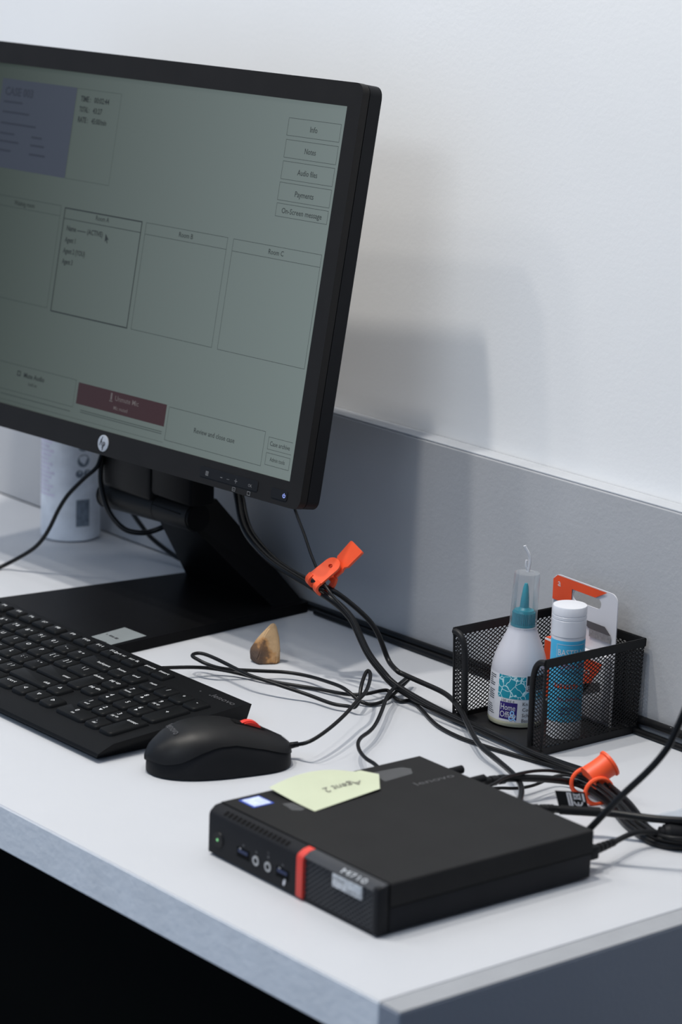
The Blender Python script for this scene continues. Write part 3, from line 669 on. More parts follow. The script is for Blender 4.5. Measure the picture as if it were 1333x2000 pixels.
bm = B(); quad(bm, lambda x, z: (x, .0052, z), .1041, .1740, .0015, .0310); ob('grille_back', bm, M_seam, pc, smooth=0)


def lattice(w_, h_, cw, ch):
    """clipped diagonal lines of a diamond net on a w x h field"""
    out = []
    k = ch / cw
    for sg in (1, -1):
        n0 = int(-(w_ * k + h_) / ch) - 2; n1 = int((w_ * k + h_) / ch) + 2
        for n in range(n0, n1):
            c0 = n * ch + ch * .5
            xs = []
            for x in (0, w_):
                y = sg * k * x + c0
                if -1e-9 <= y <= h_ + 1e-9: xs.append((x, y))
            for y in (0, h_):
                x = (y - c0) / (sg * k)
                if -1e-9 < x < w_ + 1e-9: xs.append((x, y))
            xs = sorted(set((round(a, 6), round(b, 6)) for a, b in xs))
            if len(xs) >= 2 and (xs[-1][0] - xs[0][0]) > cw * .1: out.append((xs[0], xs[-1]))
    return out


def bars(bm, segs, f, t, dep):
    for (x0, y0), (x1, y1) in segs:
        d = Vector((x1 - x0, y1 - y0)); n = Vector((-d.y, d.x)).normalized() * t / 2
        q = [(x0 + n.x, y0 + n.y), (x1 + n.x, y1 + n.y), (x1 - n.x, y1 - n.y), (x0 - n.x, y0 - n.y)]
        a = [bm.verts.new(f(x, y, dep / 2)) for x, y in q]; b = [bm.verts.new(f(x, y, -dep / 2)) for x, y in q]
        bm.faces.new(a); bm.faces.new(b[::-1])
        for i in range(4): bm.faces.new((a[i], b[i], b[(i + 1) % 4], a[(i + 1) % 4]))
    return bm


bm = B(); bars(bm, lattice(.0694, .0270, .0046, .0036), lambda x, y, z: (.1041 + x, .0026 + z, .0026 + y), .0011, .0016)
ob('grille', bm, M_lip, pc, smooth=0, kind='stuff')
bm = B(); box(bm, .1335, .1630, .0004, .0020, .0205, .0292, .0003); np_ = ob('name_plate', bm, M_chrome, pc, label='worn silver name plate')
bm = B(); text(bm, 'think', .0042, lambda x, z: (x, .00035, z), .1345, .0268, 'LEFT', width=.012); text(bm, 'centre', .0042, lambda x, z: (x, .00035, z), .1475, .0228, 'LEFT', width=.014); ob('plate_letters', bm, M_faint, np_, smooth=0)
bm = B(); lf = lambda x, y: (x, .0016 + y * .84, .0312 + y * .47 + .0002)
text(bm, 'M710', .0062, lf, .1520, .0022, width=.0245); ob('model_letters', bm, M_chrome, lip, smooth=0)
vb = B(); box(vb, -.0013, .0013, -.0020, .0020, -.0008, .00035); vm = mesh('vent_slot', vb, M_seam, 0)
for i in range(15):
    o = ob('vent_slot', vm, None, pc, loc=(.0165 + i * .00475, .0036, .0322)); o.rotation_euler = (math.atan2(.0025, .0045), 0, 0)
bm = B(); cyl(bm, (.0129, .0004, .0135), (.0129, -.0009, .0135), .0060, 32, .0052); pb = ob('power_button', bm, M_blackgloss, pc)
bm = B(); cyl(bm, (.0129, -.0008, .0137), (.0129, -.0012, .0137), .0010, 12); ob('power_light', bm, M_green, pb, label='tiny green light')
for x in (.0405, .0830):
    bm = B(); box(bm, x - .0068, x + .0068, -.0002, .0015, .0090, .0160); u = ob('usb_port', bm, M_seam, pc, smooth=0)
    bm = B(); box(bm, x - .0052, x + .0052, -.0006, .001, .0124, .0146); ob('port_tongue', bm, M_port, u, smooth=0)
    bm = B(); box(bm, x - .0034, x - .0018, -.0007, .001, .0150, .0158); ob('port_clip', bm, M_metal, u, smooth=0)
for x in (.0547, .0677):
    bm = B(); lathe(bm, [(.0018, 0), (.0034, 0), (.0034, .0008), (.0018, .0008)], 24, cap=False)
    bmesh.ops.rotate(bm, verts=bm.verts, cent=(0, 0, 0), matrix=Matrix.Rotation(R(90), 3, 'X')); bmesh.ops.translate(bm, verts=bm.verts, vec=(x, .0001, .0122))
    j = ob('audio_jack', bm, M_metal, pc); bm = B(); cyl(bm, (x, -.0003, .0122), (x, .001, .0122), .0018, 16); ob('jack_hole', bm, M_seam, j)
bm = B(); fi = lambda x, z: (x, -.0002, z)
quad(bm, fi, .0400, .0415, .0178, .0190); quad(bm, fi, .0540, .0556, .0175, .0188); quad(bm, fi, .0670, .0685, .0180, .0200); quad(bm, fi, .0825, .0840, .0178, .0190); quad(bm, fi, .0670, .0685, .0215, .0222)
ob('port_icons', bm, M_faint, ff, smooth=0)
bm = B(); poly(bm, fi, [(.0836, .0052), (.0850, .0046), (.0862, .0066), (.0866, .0096), (.0856, .0100), (.0840, .0076)]); ob('paint_chip', bm, M_label, ff, smooth=0)
bm = B(); box(bm, .0050, .0222, .0215, .0386, .0345, .0346); s1 = ob('spec_sticker', bm, M_bluesticker, pc, smooth=0, label='small blue rimmed pale sticker')
bm = B(); quad(bm, lambda x, y: (x, y, .03468), .0062, .0208, .0232, .0374); ob('sticker_face', bm, M_palesticker, s1, smooth=0)
bm = B(); fl_ = lambda x, y: (x, y, .03457); text(bm, 'lenovo', .0085, fl_, .0450, .1590, width=.034, rot=R(90)); ob('maker_name', bm, M_faint, pc, smooth=0)
bm = B()
for x in (.018, .160):
    for y in (.022, .168): lathe(bm, [(.006, 0.0002), (.006, .0018)], 16, c=(x, y, 0))
ob('rubber_feet', bm, M_seam, pc)

# ------------------------------------------------------------------ yellow note and tape on the computer
nt_ = root('sticky_note', 'pale yellow sticky note with pencil writing on top of the black mini computer', 'note', (-.2515, .0614, .0345), -.01773)


def notef(u, v):
    # u across 0..1 (left edge to right), v along 0..1 (front to back)
    P00, P10, P11, P01 = Vector((.0035, .0480, 0)), Vector((.0508, .0505, 0)), Vector((.0424, .1130, 0)), Vector((.0030, .1275, 0))
    p = (P00 * (1 - u) + P10 * u) * (1 - v) + (P01 * (1 - u) + P11 * u) * v
    z = .0005 + .0075 * (1 - u) ** 1.7 * math.sin(math.pi * min(1, max(0, v * .95 + .12))) ** .9 * (1 if v < .9 else 1) + .0012 * v * u
    p.y += .0105 * v ** 8 * (u / .36 if u < .36 else (1 - u) / .64)
    return Vector((p.x, p.y, z))


bm = B(); quad(bm, notef, 0, 1, 0, 1, 14, 18)
bmesh.ops.solidify(bm, geom=bm.faces[:], thickness=.00018)
nn = ob('paper', bm, M_note, nt_, smooth=60)
bm = B(); text(bm, 'Agent 2', .26, lambda x, y: notef(.55 + x * .8, y) + Vector((0, 0, .0004)), 0, .62, width=.46, rot=R(-90), res=3, bold=.004)
for v in bm.verts: pass
ob('pencil_writing', bm, M_pencil, nn, smooth=0)
tp = root('tape_scrap', 'scuffed clear tape scrap behind the yellow note on the mini computer', 'tape', (-.2515, .0614, .0345), -.01773)
bm = B(); poly(bm, lambda x, y: (x, y, .0003), [(.0110, .1330), (.0130, .1560), (.0190, .1600), (.0275, .1545), (.0300, .1275), (.0200, .1300)]); bmesh.ops.solidify(bm, geom=bm.faces[:], thickness=.0001)
ob('film', bm, M_tape, tp, smooth=0)
tp2 = root('tape_scrap', 'grimy tape remnant by the front corner of the yellow note', 'tape', (-.2515, .0614, .0345), -.01773)
bm = B(); poly(bm, lambda x, y: (x, y, .00025), [(.0265, .0420), (.0290, .0490), (.0430, .0490), (.0440, .0440), (.0400, .0395)]); bmesh.ops.solidify(bm, geom=bm.faces[:], thickness=.0001)
ob('film', bm, M_tape, tp2, smooth=0)

# ------------------------------------------------------------------ wire mesh desk tray
bk = root('mesh_organizer', 'black wire mesh desk organizer with a cut-out front by the backboard', 'organizer', (-.3212, .4375, 0))
hx, hy, HT = .0492, .0500, .0755
fl = lambda z: 1 + .035 * z / HT
pt3 = lambda x, y, z: (x * fl(z), y * fl(z), z)
ob('base_plate', prism(B(), rrect(-hx, hx, -hy, hy, .003), .0006, .0026), M_wire, bk)
Z0, Z1 = .005, HT - .004
for nm, f, w_ in (('right', lambda x, y, z: pt3(hx + z, -hy + x, Z0 + y), 2 * hy), ('left', lambda x, y, z: pt3(-hx + z, -hy + x, Z0 + y), 2 * hy), ('rear', lambda x, y, z: pt3(-hx + x, hy + z, Z0 + y), 2 * hx)):
    bm = B(); bars(bm, lattice(w_, Z1 - Z0, .0046, .00315), f, .0007, .0005); ob('mesh_panel', bm, M_wire, bk, smooth=0, kind='stuff')
for x0 in (-hx, hx - .0125):
    bm = B(); bars(bm, lattice(.0125, Z1 - Z0 - .004, .0046, .00315), lambda x, y, z: pt3(x0 + x, -hy + z, Z0 + y), .0007, .0005); ob('mesh_panel', bm, M_wire, bk, smooth=0, kind='stuff')
rt = .0011


def strip(bm, p, q, z0, z1, t):
    (x0, y0), (x1, y1) = p, q; d = Vector((x1 - x0, y1 - y0)).normalized() * t; n = Vector((-d.y, d.x))
    x0 -= d.x; y0 -= d.y; x1 += d.x; y1 += d.y
    c = [(x0 + n.x, y0 + n.y), (x1 + n.x, y1 + n.y), (x1 - n.x, y1 - n.y), (x0 - n.x, y0 - n.y)]
    a = [bm.verts.new(pt3(x, y, z0)) for x, y in c]; b = [bm.verts.new(pt3(x, y, z1)) for x, y in c]
    bm.faces.new(a[::-1]); bm.faces.new(b)
    for i in range(4): bm.faces.new((a[i], a[(i + 1) % 4], b[(i + 1) % 4], b[i]))


cs = [(-hx, -hy), (-hx, hy), (hx, hy), (hx, -hy)]
for a, b in zip(cs, cs[1:]):
    bm = B(); strip(bm, a, b, HT - .0068, HT, rt); bmesh.ops.bevel(bm, geom=bm.edges[:], offset=.0006, segments=2, affect='EDGES'); ob('rim', bm, M_wire, bk)
bm = B()
for a, b in zip(cs, cs[1:]): strip(bm, a, b, .0006, .0062, .0009)
for x0 in (-hx, hx - .0125): strip(bm, (x0, -hy), (x0 + .0125, -hy), .0006, .0050, .0009)
ob('lower_band', bm, M_wire, bk)
for sx in (-1, 1):
    P = [(sx * (hx - .0125), -hy, .001), (sx * (hx - .0125), -hy, .02), (sx * (hx - .0125), -hy, .045), (sx * (hx - .0122), -hy, .058), (sx * (hx - .0095), -hy, .0680), (sx * (hx - .0045), -hy, .0722), (sx * (hx + .0002), -hy, .0725)]
    ob('front_post', tube(B(), [pt3(*p) for p in P], .0024, 10, 5), M_wire, bk)
for sx in (-1, 1):
    ob('corner_post', tube(B(), [pt3(sx * hx, -hy, .003), pt3(sx * hx, -hy, HT - .002)], .0010, 8, 1, False), M_wire, bk)

# ------------------------------------------------------------------ glue bottle
th = .030
gb = root('glue_bottle', 'milky glue bottle with teal nozzle under a clear cap in the mesh organizer', 'bottle', (-.3395, .4235, .0032), 0, -.772 * th, .635 * th)
ob('body', lathe(B(), [(.0190, 0), (.0208, .0008), (.0215, .003), (.0216, .041), (.0210, .0465), (.0192, .0535), (.0165, .0605), (.0137, .067), (.0115, .0725), (.0108, .0745), (.0108, .0760), (.0080, .0762)], 48), M_bottle, gb)
ob('glue_remnant', lathe(B(), [(.0192, .0002), (.0210, .0008), (.0217, .003), (.0217, .0046)], 48, cap=False), M_glue, gb, label='pale yellow glue at the bottom')
A0 = R(-43.7)


def wrap(r, c=(0, 0)):
    return lambda x, z: (c[0] + r * math.cos(A0 + x / r), c[1] + r * math.sin(A0 + x / r), z)


RL = .02165; deg = lambda d, r=RL: R(d) * r
lb = ob('paper_label', quad(B(), lambda x, z: wrap(RL)(x, z + (.0012 * math.sin(x * 60) if z > .03 else 0)), deg(-88), deg(95), .0047, .0422, 40, 1), M_label, gb, smooth=60)
f = wrap(RL + .00008); g = wrap(RL + .00016)
tealp = ob('teal_panel', quad(B(), f, deg(-43), deg(80), .0232, .0410, 30, 1), M_net, lb, smooth=60)
bm = B(); quad(bm, g, deg(15.5), deg(62), .0292, .0415, 10, 1); ob('white_box', bm, M_label, lb, smooth=60)
h = wrap(RL + .00022)
bm = B(); quad(bm, h, deg(17.5), deg(60), .0300, .0420, 10, 1); ob('black_box', bm, M_ink, lb, smooth=60)
bm = B(); text(bm, 'BI', .0052, wrap(RL + .0003), deg(18.5), .0327, 'LEFT', width=.0042); ob('box_letters', bm, M_label, lb, smooth=0)
bm = B(); quad(bm, f, deg(-36), deg(1.5), .0066, .0200, 12, 1); ob('purple_square', bm, M_purple, lb, smooth=60)
bm = B(); text(bm, 'Home', .0068, h, deg(-33.5), .0162, 'LEFT', width=.0118); text(bm, 'Office', .0068, h, deg(-34.5), .0104, 'LEFT', width=.0128); ob('square_letters', bm, M_label, lb, smooth=0)
bm = B(); text(bm, '&', .0118, g, deg(-7), .0101, width=.0062); ob('ampersand', bm, M_paleblue, lb, smooth=0)
bm = B(); text(bm, '100 ml e', .0030, g, deg(-33), .0214, 'LEFT', width=.0105)
for s, z in (('Kn', .0190), ('Col', .0145), ('Sch', .0100), ('Bas', .0058)): text(bm, s, .0040, g, deg(12), z + .0008, 'LEFT')
rnd = random.Random(2)
for k in range(6): quad(bm, g, deg(-74), deg(-74 + rnd.uniform(10, 22)), .0385 - k * .0016, .0391 - k * .0016, 3, 1)
for k in range(5): quad(bm, g, deg(-75), deg(-75 + rnd.uniform(14, 25)), .0265 - k * .0016, .0271 - k * .0016, 3, 1)
for k in range(5): quad(bm, g, deg(-76), deg(-76 + rnd.uniform(14, 25)), .0150 - k * .0016, .0155 - k * .0016, 3, 1)
ob('label_print', bm, M_ink, lb, smooth=0)
bm = B(); n = 36; pr = []
for i in range(n * 2):
    a = math.pi * i / n; r = .0089 if i % 2 else .0083
    pr.append((r * math.cos(a), r * math.sin(a)))
prism(bm, pr, .0775, .0868); lathe(bm, [(.0095, .0752), (.0095, .0776)], 36); lathe(bm, [(.0083, .0866), (.0075, .0885), (.0055, .0888)], 36)
ob('teal_collar', bm, M_teal, gb)
ob('teal_nozzle', lathe(B(), [(.0058, .0885), (.0036, .0905), (.0031, .098), (.0020, .1065), (.0012, .1092)], 24), M_teal, gb)
ob('clear_cap', lathe(B(), [(.0108, .0748), (.0108, .0755), (.0105, .0770), (.0101, .1160), (.0096, .1176), (.0040, .1182), (.0003, .1184)], 40, cap=False), M_clear, gb, label='clear plastic over-cap')
rx, ry = .635, .772
hk = lambda a, z: (rx * a, ry * a, z)
bm = B(); tube(bm, [hk(.0006, .1182), hk(.0012, .124), hk(.0014, .129), hk(-.0004, .1335), hk(-.0030, .1372), hk(-.0036, .1386)], .0012, 6, 3)
tube(bm, [hk(.0004, .1195), hk(-.0010, .1215), hk(-.0014, .1245), hk(-.0012, .1275)], .0009, 6, 3)
ob('hang_tag_stub', bm, M_film, gb)

# ------------------------------------------------------------------ glue stick
gs = root('glue_stick', 'white capped glue stick with a sky blue label in the mesh organizer', 'glue stick', (-.2930, .4300, .0028))
ob('tube', lathe(B(), [(.0124, 0), (.0129, .0006), (.0129, .0800)], 40), M_white, gs)
ob('cap', lathe(B(), [(.0131, .0802), (.0131, .0925), (.0127, .0929), (.0131, .0933), (.0131, .0955), (.0127, .0959), (.0131, .0963), (.0131, .1020), (.0127, .1029), (.0118, .1030)], 40), M_white, gs)
RS = .01298; sl = ob('blue_label', quad(B(), wrap(RS), R(-178) * RS, R(178) * RS, .0140, .0775, 48, 1), M_blue, gs, smooth=60)
f = wrap(RS + .0001); dg = lambda d: R(d) * RS
bm = B()
for (x0, x1, z0, z1) in ((-40, 66, .0745, .0748), (-40, 66, .0630, .0633)): quad(bm, f, dg(x0), dg(x1), z0, z1, 16, 1)
quad(bm, f, dg(-40), dg(-39), .0630, .0748); quad(bm, f, dg(65), dg(66), .0630, .0748)
text(bm, 'BASTELN', .0068, f, dg(-34), .0686, 'LEFT', width=.0212); ob('maker_letters', bm, M_label, sl, smooth=0)
bm = B(); text(bm, 'TUZKOVE LEPIDLO', .0052, f, dg(-47), .0580, 'LEFT', width=.0315); text(bm, 'na lepeni', .0050, f, dg(-26), .0325, 'LEFT', width=.0175)
ob('red_letters', bm, M_redink, sl, smooth=0)
bm = B(); text(bm, 'Lepici tycinka', .0036, f, dg(-26), .0535, 'LEFT', width=.0165); text(bm, 'LEPIDLO', .0046, f, dg(-20), .0245, 'LEFT', width=.0130); quad(bm, f, dg(-20), dg(25), .0205, .0212, 8, 1); ob('dark_letters', bm, M_purple, sl, smooth=0)
bm = B()
for i in range(8): quad(bm, f, dg(-42 + i * 11), dg(-35 + i * 11), .0405, .0440, 2, 1)
ob('orange_marks', bm, M_cardorange, sl, smooth=0)

# ------------------------------------------------------------------ retail card of staples
cdv = root('staples_card', 'white and orange retail card picturing staples behind the glue stick', 'card', (-.3215, .4740, .0030), 0, 0, 0)
CW = .0355
out = rrect(-CW, CW, 0, .1065, (.002, .002, .007, .007)); sh_ = lambda x, z: z - .030 * (x + CW)
hole = rrect(-.0130, .0180, .0905, .0985, .0038)
bm = B()
loops = [[bm.verts.new((x, -.0004, sh_(x, z))) for x, z in l] for l in (out, hole)]
ed = [bm.edges.new((l[i], l[(i + 1) % len(l)])) for l in loops for i in range(len(l))]
bmesh.ops.triangle_fill(bm, edges=ed, use_beauty=True); bmesh.ops.solidify(bm, geom=bm.faces[:], thickness=-.0008)
cc = ob('card', bm, M_card, cdv)
cf = lambda x, z: (x, -.00135, sh_(x, z)); cg = lambda x, z: (x, -.0015, sh_(x, z))
bm = B(); poly(bm, cf, [(-.0345, .0990), (.0120, .0990), (.0245, .1060), (-.0300, .1060), (-.0345, .1020)]); poly(bm, cf, [(-.0345, .086), (-.0345, .099), (-.0135, .0990), (-.0135, .086)]); ob('orange_corner', bm, M_cardorange, cc, smooth=0)
bm = B(); text(bm, 'a', .008, cg, -.0275, .1005); ob('corner_letter', bm, M_label, cc, smooth=0)
bm = B(); poly(bm, cf, [(-.0060, .0790), (.0240, .0790), (.0310, .0735), (.0065, .0735), (.0020, .0760)]); ob('staple_strip_top', bm, M_steelprint2, cc, smooth=0)
bm = B()
for i in range(16): quad(bm, cf, .0075 + i * .00147, .0075 + i * .00147 + .0013, .0672, .0733)
ob('staple_strip_front', bm, M_steelprint, cc, smooth=0)
# raised blister with the pack print
bm = B(); box(bm, -.0340, .0330, -.0085, -.0012, .004, .0560, .0012)
bl = ob('blister_box', bm, M_card, cdv)
bf = lambda x, z: (x, -.0087, z); bg = lambda x, z: (x, -.0089, z)
bm = B(); poly(bm, bf, [(-.0330, .0545), (.0310, .0500), (.0295, .0470), (.0030, .0085), (-.0330, .0085)]); poly(bm, lambda x, y: (x, y, .0562), [(-.033, -.008), (.010, -.008), (.004, -.002), (-.033, -.002)]); ob('orange_wedge', bm, M_cardorange, bl, smooth=0)
bm = B(); text(bm, 'staples', .0072, bg, .0030, .0405, width=.030, rot=R(4)); ob('wedge_letters', bm, M_label, bl, smooth=0)
bm = B(); poly(bm, bf, [(.0080, .0290), (.0290, .0355), (.0305, .0290), (.0105, .0205)]); ob('printed_staples', bm, M_steelprint2, bl, smooth=0)

# ------------------------------------------------------------------ stone
sv = [(.0052, 0, .0340), (.0085, .0015, .0325), (.0115, -.001, .0215), (.0125, -.002, .0120), (.0125, 0, 0), (.0090, -.0060, 0), (-.0050, -.0085, 0), (-.0060, -.0085, .0030), (-.0120, -.0010, .0020), (-.0128, -.0010, .0110),
      (-.0105, .0070, 0), (.0070, .0095, 0), (.0090, .0070, .0150), (-.0070, -.0010, .0205), (-.0010, -.0030, .0235), (-.0080, .0060, .0130), (.0030, .0040, .0300)]
bm = B()
for v in sv: bm.verts.new(v)
bmesh.ops.convex_hull(bm, input=bm.verts[:])
bmesh.ops.delete(bm, geom=[v for v in bm.verts if not v.link_faces], context='VERTS')
bmesh.ops.bevel(bm, geom=bm.edges[:], offset=.0007, segments=2, affect='EDGES')
o = ob('stone_lump', bm, M_stone, None, (-.5735, .3615, 0), smooth=25); o.rotation_euler = (0, 0, R(50.6)); tag(o, 'small pointed tan and brown stone lump on the white desk', 'stone')

# ------------------------------------------------------------------ can behind the monitor
cn = root('spray_can', 'pale grey printed can standing behind the monitor', 'can', (-.9990, .4585, 0))
ob('body', lathe(B(), [(.0255, .0003), (.0282, .0020), (.0282, .1750), (.0258, .1800), (.0210, .1860), (.0150, .1890)], 44), M_can, cn)
ob('cap', lathe(B(), [(.0180, .1865), (.0185, .1880), (.0180, .2150), (.0150, .2170)], 32), M_white, cn)
RC = .02832; f = wrap(RC); dc = lambda d: R(d) * RC
bm = B(); quad(bm, f, dc(20), dc(48), .0155, .0415, 8, 1)
ob('barcode', bm, M_canprint, cn, smooth=60); bm = B()
lathe_pts = [(math.cos(R(30 * i)), math.sin(R(30 * i))) for i in range(12)]
for zc, dcx, r in ((.0790, 34, .0062), (.0665, 26, .0038), (.0665, 42, .0038), (.0940, 34, .0062)): poly(bm, f, [(dc(dcx) + r * x, zc + r * y) for x, y in lathe_pts])
ob('printed_symbols', bm, M_canprint, cn, smooth=60)
bm = B()
for k in range(14): quad(bm, f, dc(-75), dc(-22 - (k * 7) % 18), .098 - k * .0042, .1008 - k * .0042, 12, 1)
ob('lilac_text_lines', bm, M_canlilac, cn, smooth=60)

# ------------------------------------------------------------------ loose cables
def cable(name, key_, label, r, group=None, seg=12):
    P = [Vector(p) / 1000 for p in CAB[key_][1]]
    o0 = P[len(P) // 2].copy(); o0.z = min(p.z for p in P) - r
    rt_ = root(name, label, 'cable', o0, group='black cables on the desk')
    ob('cable_jacket', tube(B(), [p - o0 for p in P], r, seg, 5), M_cable, rt_)
    return rt_, o0, P


def ridged(o, o0, p0, p1, r, n=5, nm='strain_relief'):
    p0, p1 = Vector(p0) - o0, Vector(p1) - o0; bm = B(); d = (p1 - p0) / (2 * n)
    for i in range(n): cyl(bm, p0 + d * 2 * i, p0 + d * (2 * i + 1.15), r * (1 - .3 * i / n), 14); cyl(bm, p0 + d * (2 * i + 1.1), p0 + d * (2 * i + 2.05), r * (1 - .3 * i / n) * .78, 14)
    return ob(nm, bm, M_cable, o)


CAB['V'][1][0:1] = [[-208.5, 262, 22.5]]
c1, o1, _ = cable('cable', 'T1', 'thick black cable from under the monitor through both orange ties', .0031)
c2, o2, _ = cable('cable', 'T2', 'black cable arching over the thick cable into the computer back', .0021)
c3, o3, _ = cable('cable', 'E', 'thin black cord hanging from the monitor right corner to the orange tie', .0012)
c4, o4, _ = cable('cable', 'A', 'black cable sweeping down to the left below the monitor logo', .0019)
c5, o5, _ = cable('cable', 'B', 'thick black cable looping under the monitor hinge', .0024)
c6, o6, _ = cable('cable', 'C', 'black cable running down behind the monitor stand', .0022)
c7, o7, _ = cable('cable', 'V', 'thick black video cable with ridged plug behind the computer', .0027)
ridged(c7, o7, (-.2085, .2520, .0225), (-.2068, .2920, .0203), .0046, 5)
bm = B(); box(bm, -.2175 - o7.x, -.1995 - o7.x, .2455 - o7.y, .2535 - o7.y, .0165 - o7.z, .0280 - o7.z, .0015); ob('plug', bm, M_black, c7)
for dx in (-.0215, .0015):
    bm = B(); cyl(bm, (-.2085 + dx - o7.x + .01, .2470 - o7.y, .0295 - o7.z), (-.2085 + dx - o7.x + .01, .2600 - o7.y, .0295 - o7.z), .0030, 14); ob('thumb_screw', bm, M_black, c7)
CAB['U1'][1][0:1] = [[-219, 250, 13], [-217.3, 268, 13]]
CAB['U2'][1][0:1] = [[-189, 250, 25], [-192, 266, 26]]
c8, o8, _ = cable('cable', 'U1', 'thin black cable bowing low toward the lower orange tie', .0012)
c9, o9, _ = cable('cable', 'U2', 'thin black cable arching high toward the lower orange tie', .0012)
CAB['J'][1][0:1] = [[-149.5, 262, 20.5], [-146.9, 273.9, 20]]
ca, oa, PJ = cable('cable', 'J', 'thick black cable carrying a small black tag flag with white marks', .0027)
ridged(ca, oa, (-.1505, .2560, .0207), (-.1425, .2780, .0197), .0045, 4)
bm = B(); box(bm, -.1590 - oa.x, -.1425 - oa.x, .2435 - oa.y, .2570 - oa.y, .0160 - oa.z, .0255 - oa.z, .0012); ob('plug', bm, M_black, ca)
pj0, pj1 = Vector((-.1408, .2797, .0195)), Vector((-.1232, .3010, .0186))
bm = B(); cyl(bm, pj0 - oa, pj1 - oa, .0034, 20); sleeve = ob('tag_sleeve', bm, M_black, ca)
dj = (pj1 - pj0).normalized(); upj = Vector((-.16, .05, .98)).normalized()
FL = (pj1 - pj0).length
ff_ = lambda d: (lambda x, y: pj0 - oa + dj * (x + .10 * y - .0006) + upj * (y + .002) + Vector((.74, -.62, .24)) * d - dj * y * .32)
bm = B()
a = [bm.verts.new(ff_(0)(*p)) for p in ((0, 0), (.0205, 0), (.0205, .0110), (0, .0110))]; bm.faces.new(a); bmesh.ops.solidify(bm, geom=bm.faces[:], thickness=.0004)
fg = ob('tag_flag', bm, M_black, ca, label='black flag tag with white marks')
bm = B(); f = ff_(.0006); fb = ff_(.0007)
quad(bm, f, .0075, .0106, .0010, .0102); quad(bm, f, .0180, .0192, .0045, .0100)
pts = [(.0143 + .0032 * math.cos(R(t)), .0042 + .0031 * math.sin(R(t))) for t in range(180, 361, 15)]; pin = [(.0143 + .0023 * math.cos(R(t)), .0042 + .0022 * math.sin(R(t))) for t in range(180, 361, 15)]
for i in range(len(pts) - 1): poly(bm, f, [pts[i], pts[i + 1], pin[i + 1], pin[i]])
quad(bm, f, .0139, .0147, .0012, .0040)
frame(bm, f, .0120, .0166, .0060, .0093, .0005)
for sg in (1, -1): poly(bm, f, [(.0143 - .0028 * sg, .0055), (.0143 - .0022 * sg, .0055), (.0143 + .0028 * sg, .0100), (.0143 + .0022 * sg, .0100)])
ob('flag_marks', bm, M_label, fg, smooth=0)
bm = B(); quad(bm, fb, .0086, .0093, .0020, .0095); ob('flag_small_print', bm, M_ink, fg, smooth=0)
CAB['P'][1][0:1] = [[-79.5, 250, 14.5], [-80.8, 254, 14.5]]
cb, ob_, _ = cable('cable', 'P', 'black power cord with a fat barrel at the right frame edge', .0020)
ridged(cb, ob_, (-.0806, .2540, .0145), (-.0846, .2780, .0140), .0036, 5)
bm = B(); box(bm, -.0870 - ob_.x, -.0755 - ob_.x, .2422 - ob_.y, .2545 - ob_.y, .0095 - ob_.z, .0190 - ob_.z, .0015); ob('plug', bm, M_black, cb)
bm = B()
b0, b1 = Vector((-.0868, .3225, .0098)) - ob_, Vector((-.0660, .3590, .0080)) - ob_; dd = (b1 - b0).normalized()
cyl(bm, b0, b0 + dd * .0035, .0048, 20); cyl(bm, b0 + dd * .003, b0 + dd * .006, .0062, 24, .0072); cyl(bm, b0 + dd * .006, b1, .0075, 24)
ob('ferrite_barrel', bm, M_black, cb, label='fat black ferrite barrel')
CAB['L'][1][0:1] = [[-101, 249, 13], [-97, 254, 17]]
cc_, oc, _ = cable('cable', 'L', 'black cable rising steeply at the right frame edge', .0024)

for nm, y, z, r, lab in (('upper', D - .0036, .0102, .0033, 'black printed cable lying along the foot of the backboard'), ('lower', D - .0100, .0026, .0023, 'thinner black cable in front of the printed cable along the backboard foot')):
    rr = root('cable', lab, 'cable', (-.3, y, z - r), group='black cables on the desk')
    P = [(-.36, 0, 0), (-.2, -.0005, 0), (0, 0, 0), (.15, -.0003, 0), (.3, 0, 0)]
    if nm == 'upper': P = [(-.47, 0, -.0066), (-.2, -.0005, -.0050), (-.03, 0, -.0010), (.10, -.0003, 0), (.3, 0, 0)]
    bm = tube(B(), [(x, yy, zz + r) for x, yy, zz in P], r, 14, 4); jk = ob('cable_jacket', bm, M_cable, rr)
    if nm == 'upper':
        bm = B()
        for s, x0 in (('T-BA', .0475), ('AOC', .0565), ('94', .0760)):
            def fw(x, y, r=r):
                a = R(48) + y / (r + .0001); return (x, -(r + .0001) * math.cos(a), -.0007 + .0012 * min(1, max(0, (x - .04) / .06)) + r + (r + .0001) * math.sin(a))
            text(bm, s, .0030, fw, x0, 0, 'LEFT')
        ob('cable_print', bm, M_label, jk, smooth=0)

# ------------------------------------------------------------------ orange ties
def strap(bm, o0, c, s, n, path, w0, w1, t):
    """band swept along path of (s, n) in the tie frame, spanning w0..w1 along the cable"""
    Q = spline([(a, b, 0) for a, b in path], 5); rows = []
    for i, p in enumerate(Q):
        d = (Q[min(i + 1, len(Q) - 1)] - Q[max(0, i - 1)]).normalized(); m_ = Vector((-d.y, d.x, 0)) * t / 2
        row = []
        for q, wv in ((p + m_, w0), (p + m_, w1), (p - m_, w1), (p - m_, w0)):
            row.append(bm.verts.new(o0 + c * wv + s * q.x + n * q.y))
        rows.append(row)
    for a, b in zip(rows, rows[1:]):
        for k in range(4): bm.faces.new((a[k], a[(k + 1) % 4], b[(k + 1) % 4], b[k]))
    bm.faces.new(rows[0][::-1]); bm.faces.new(rows[-1])


def dirs(p, q, toward=(.7446, -.6225, .2408)):
    c = (Vector(q) - Vector(p)).normalized(); n = Vector(toward); n = (n - c * n.dot(c)).normalized(); return c, n.cross(c), n


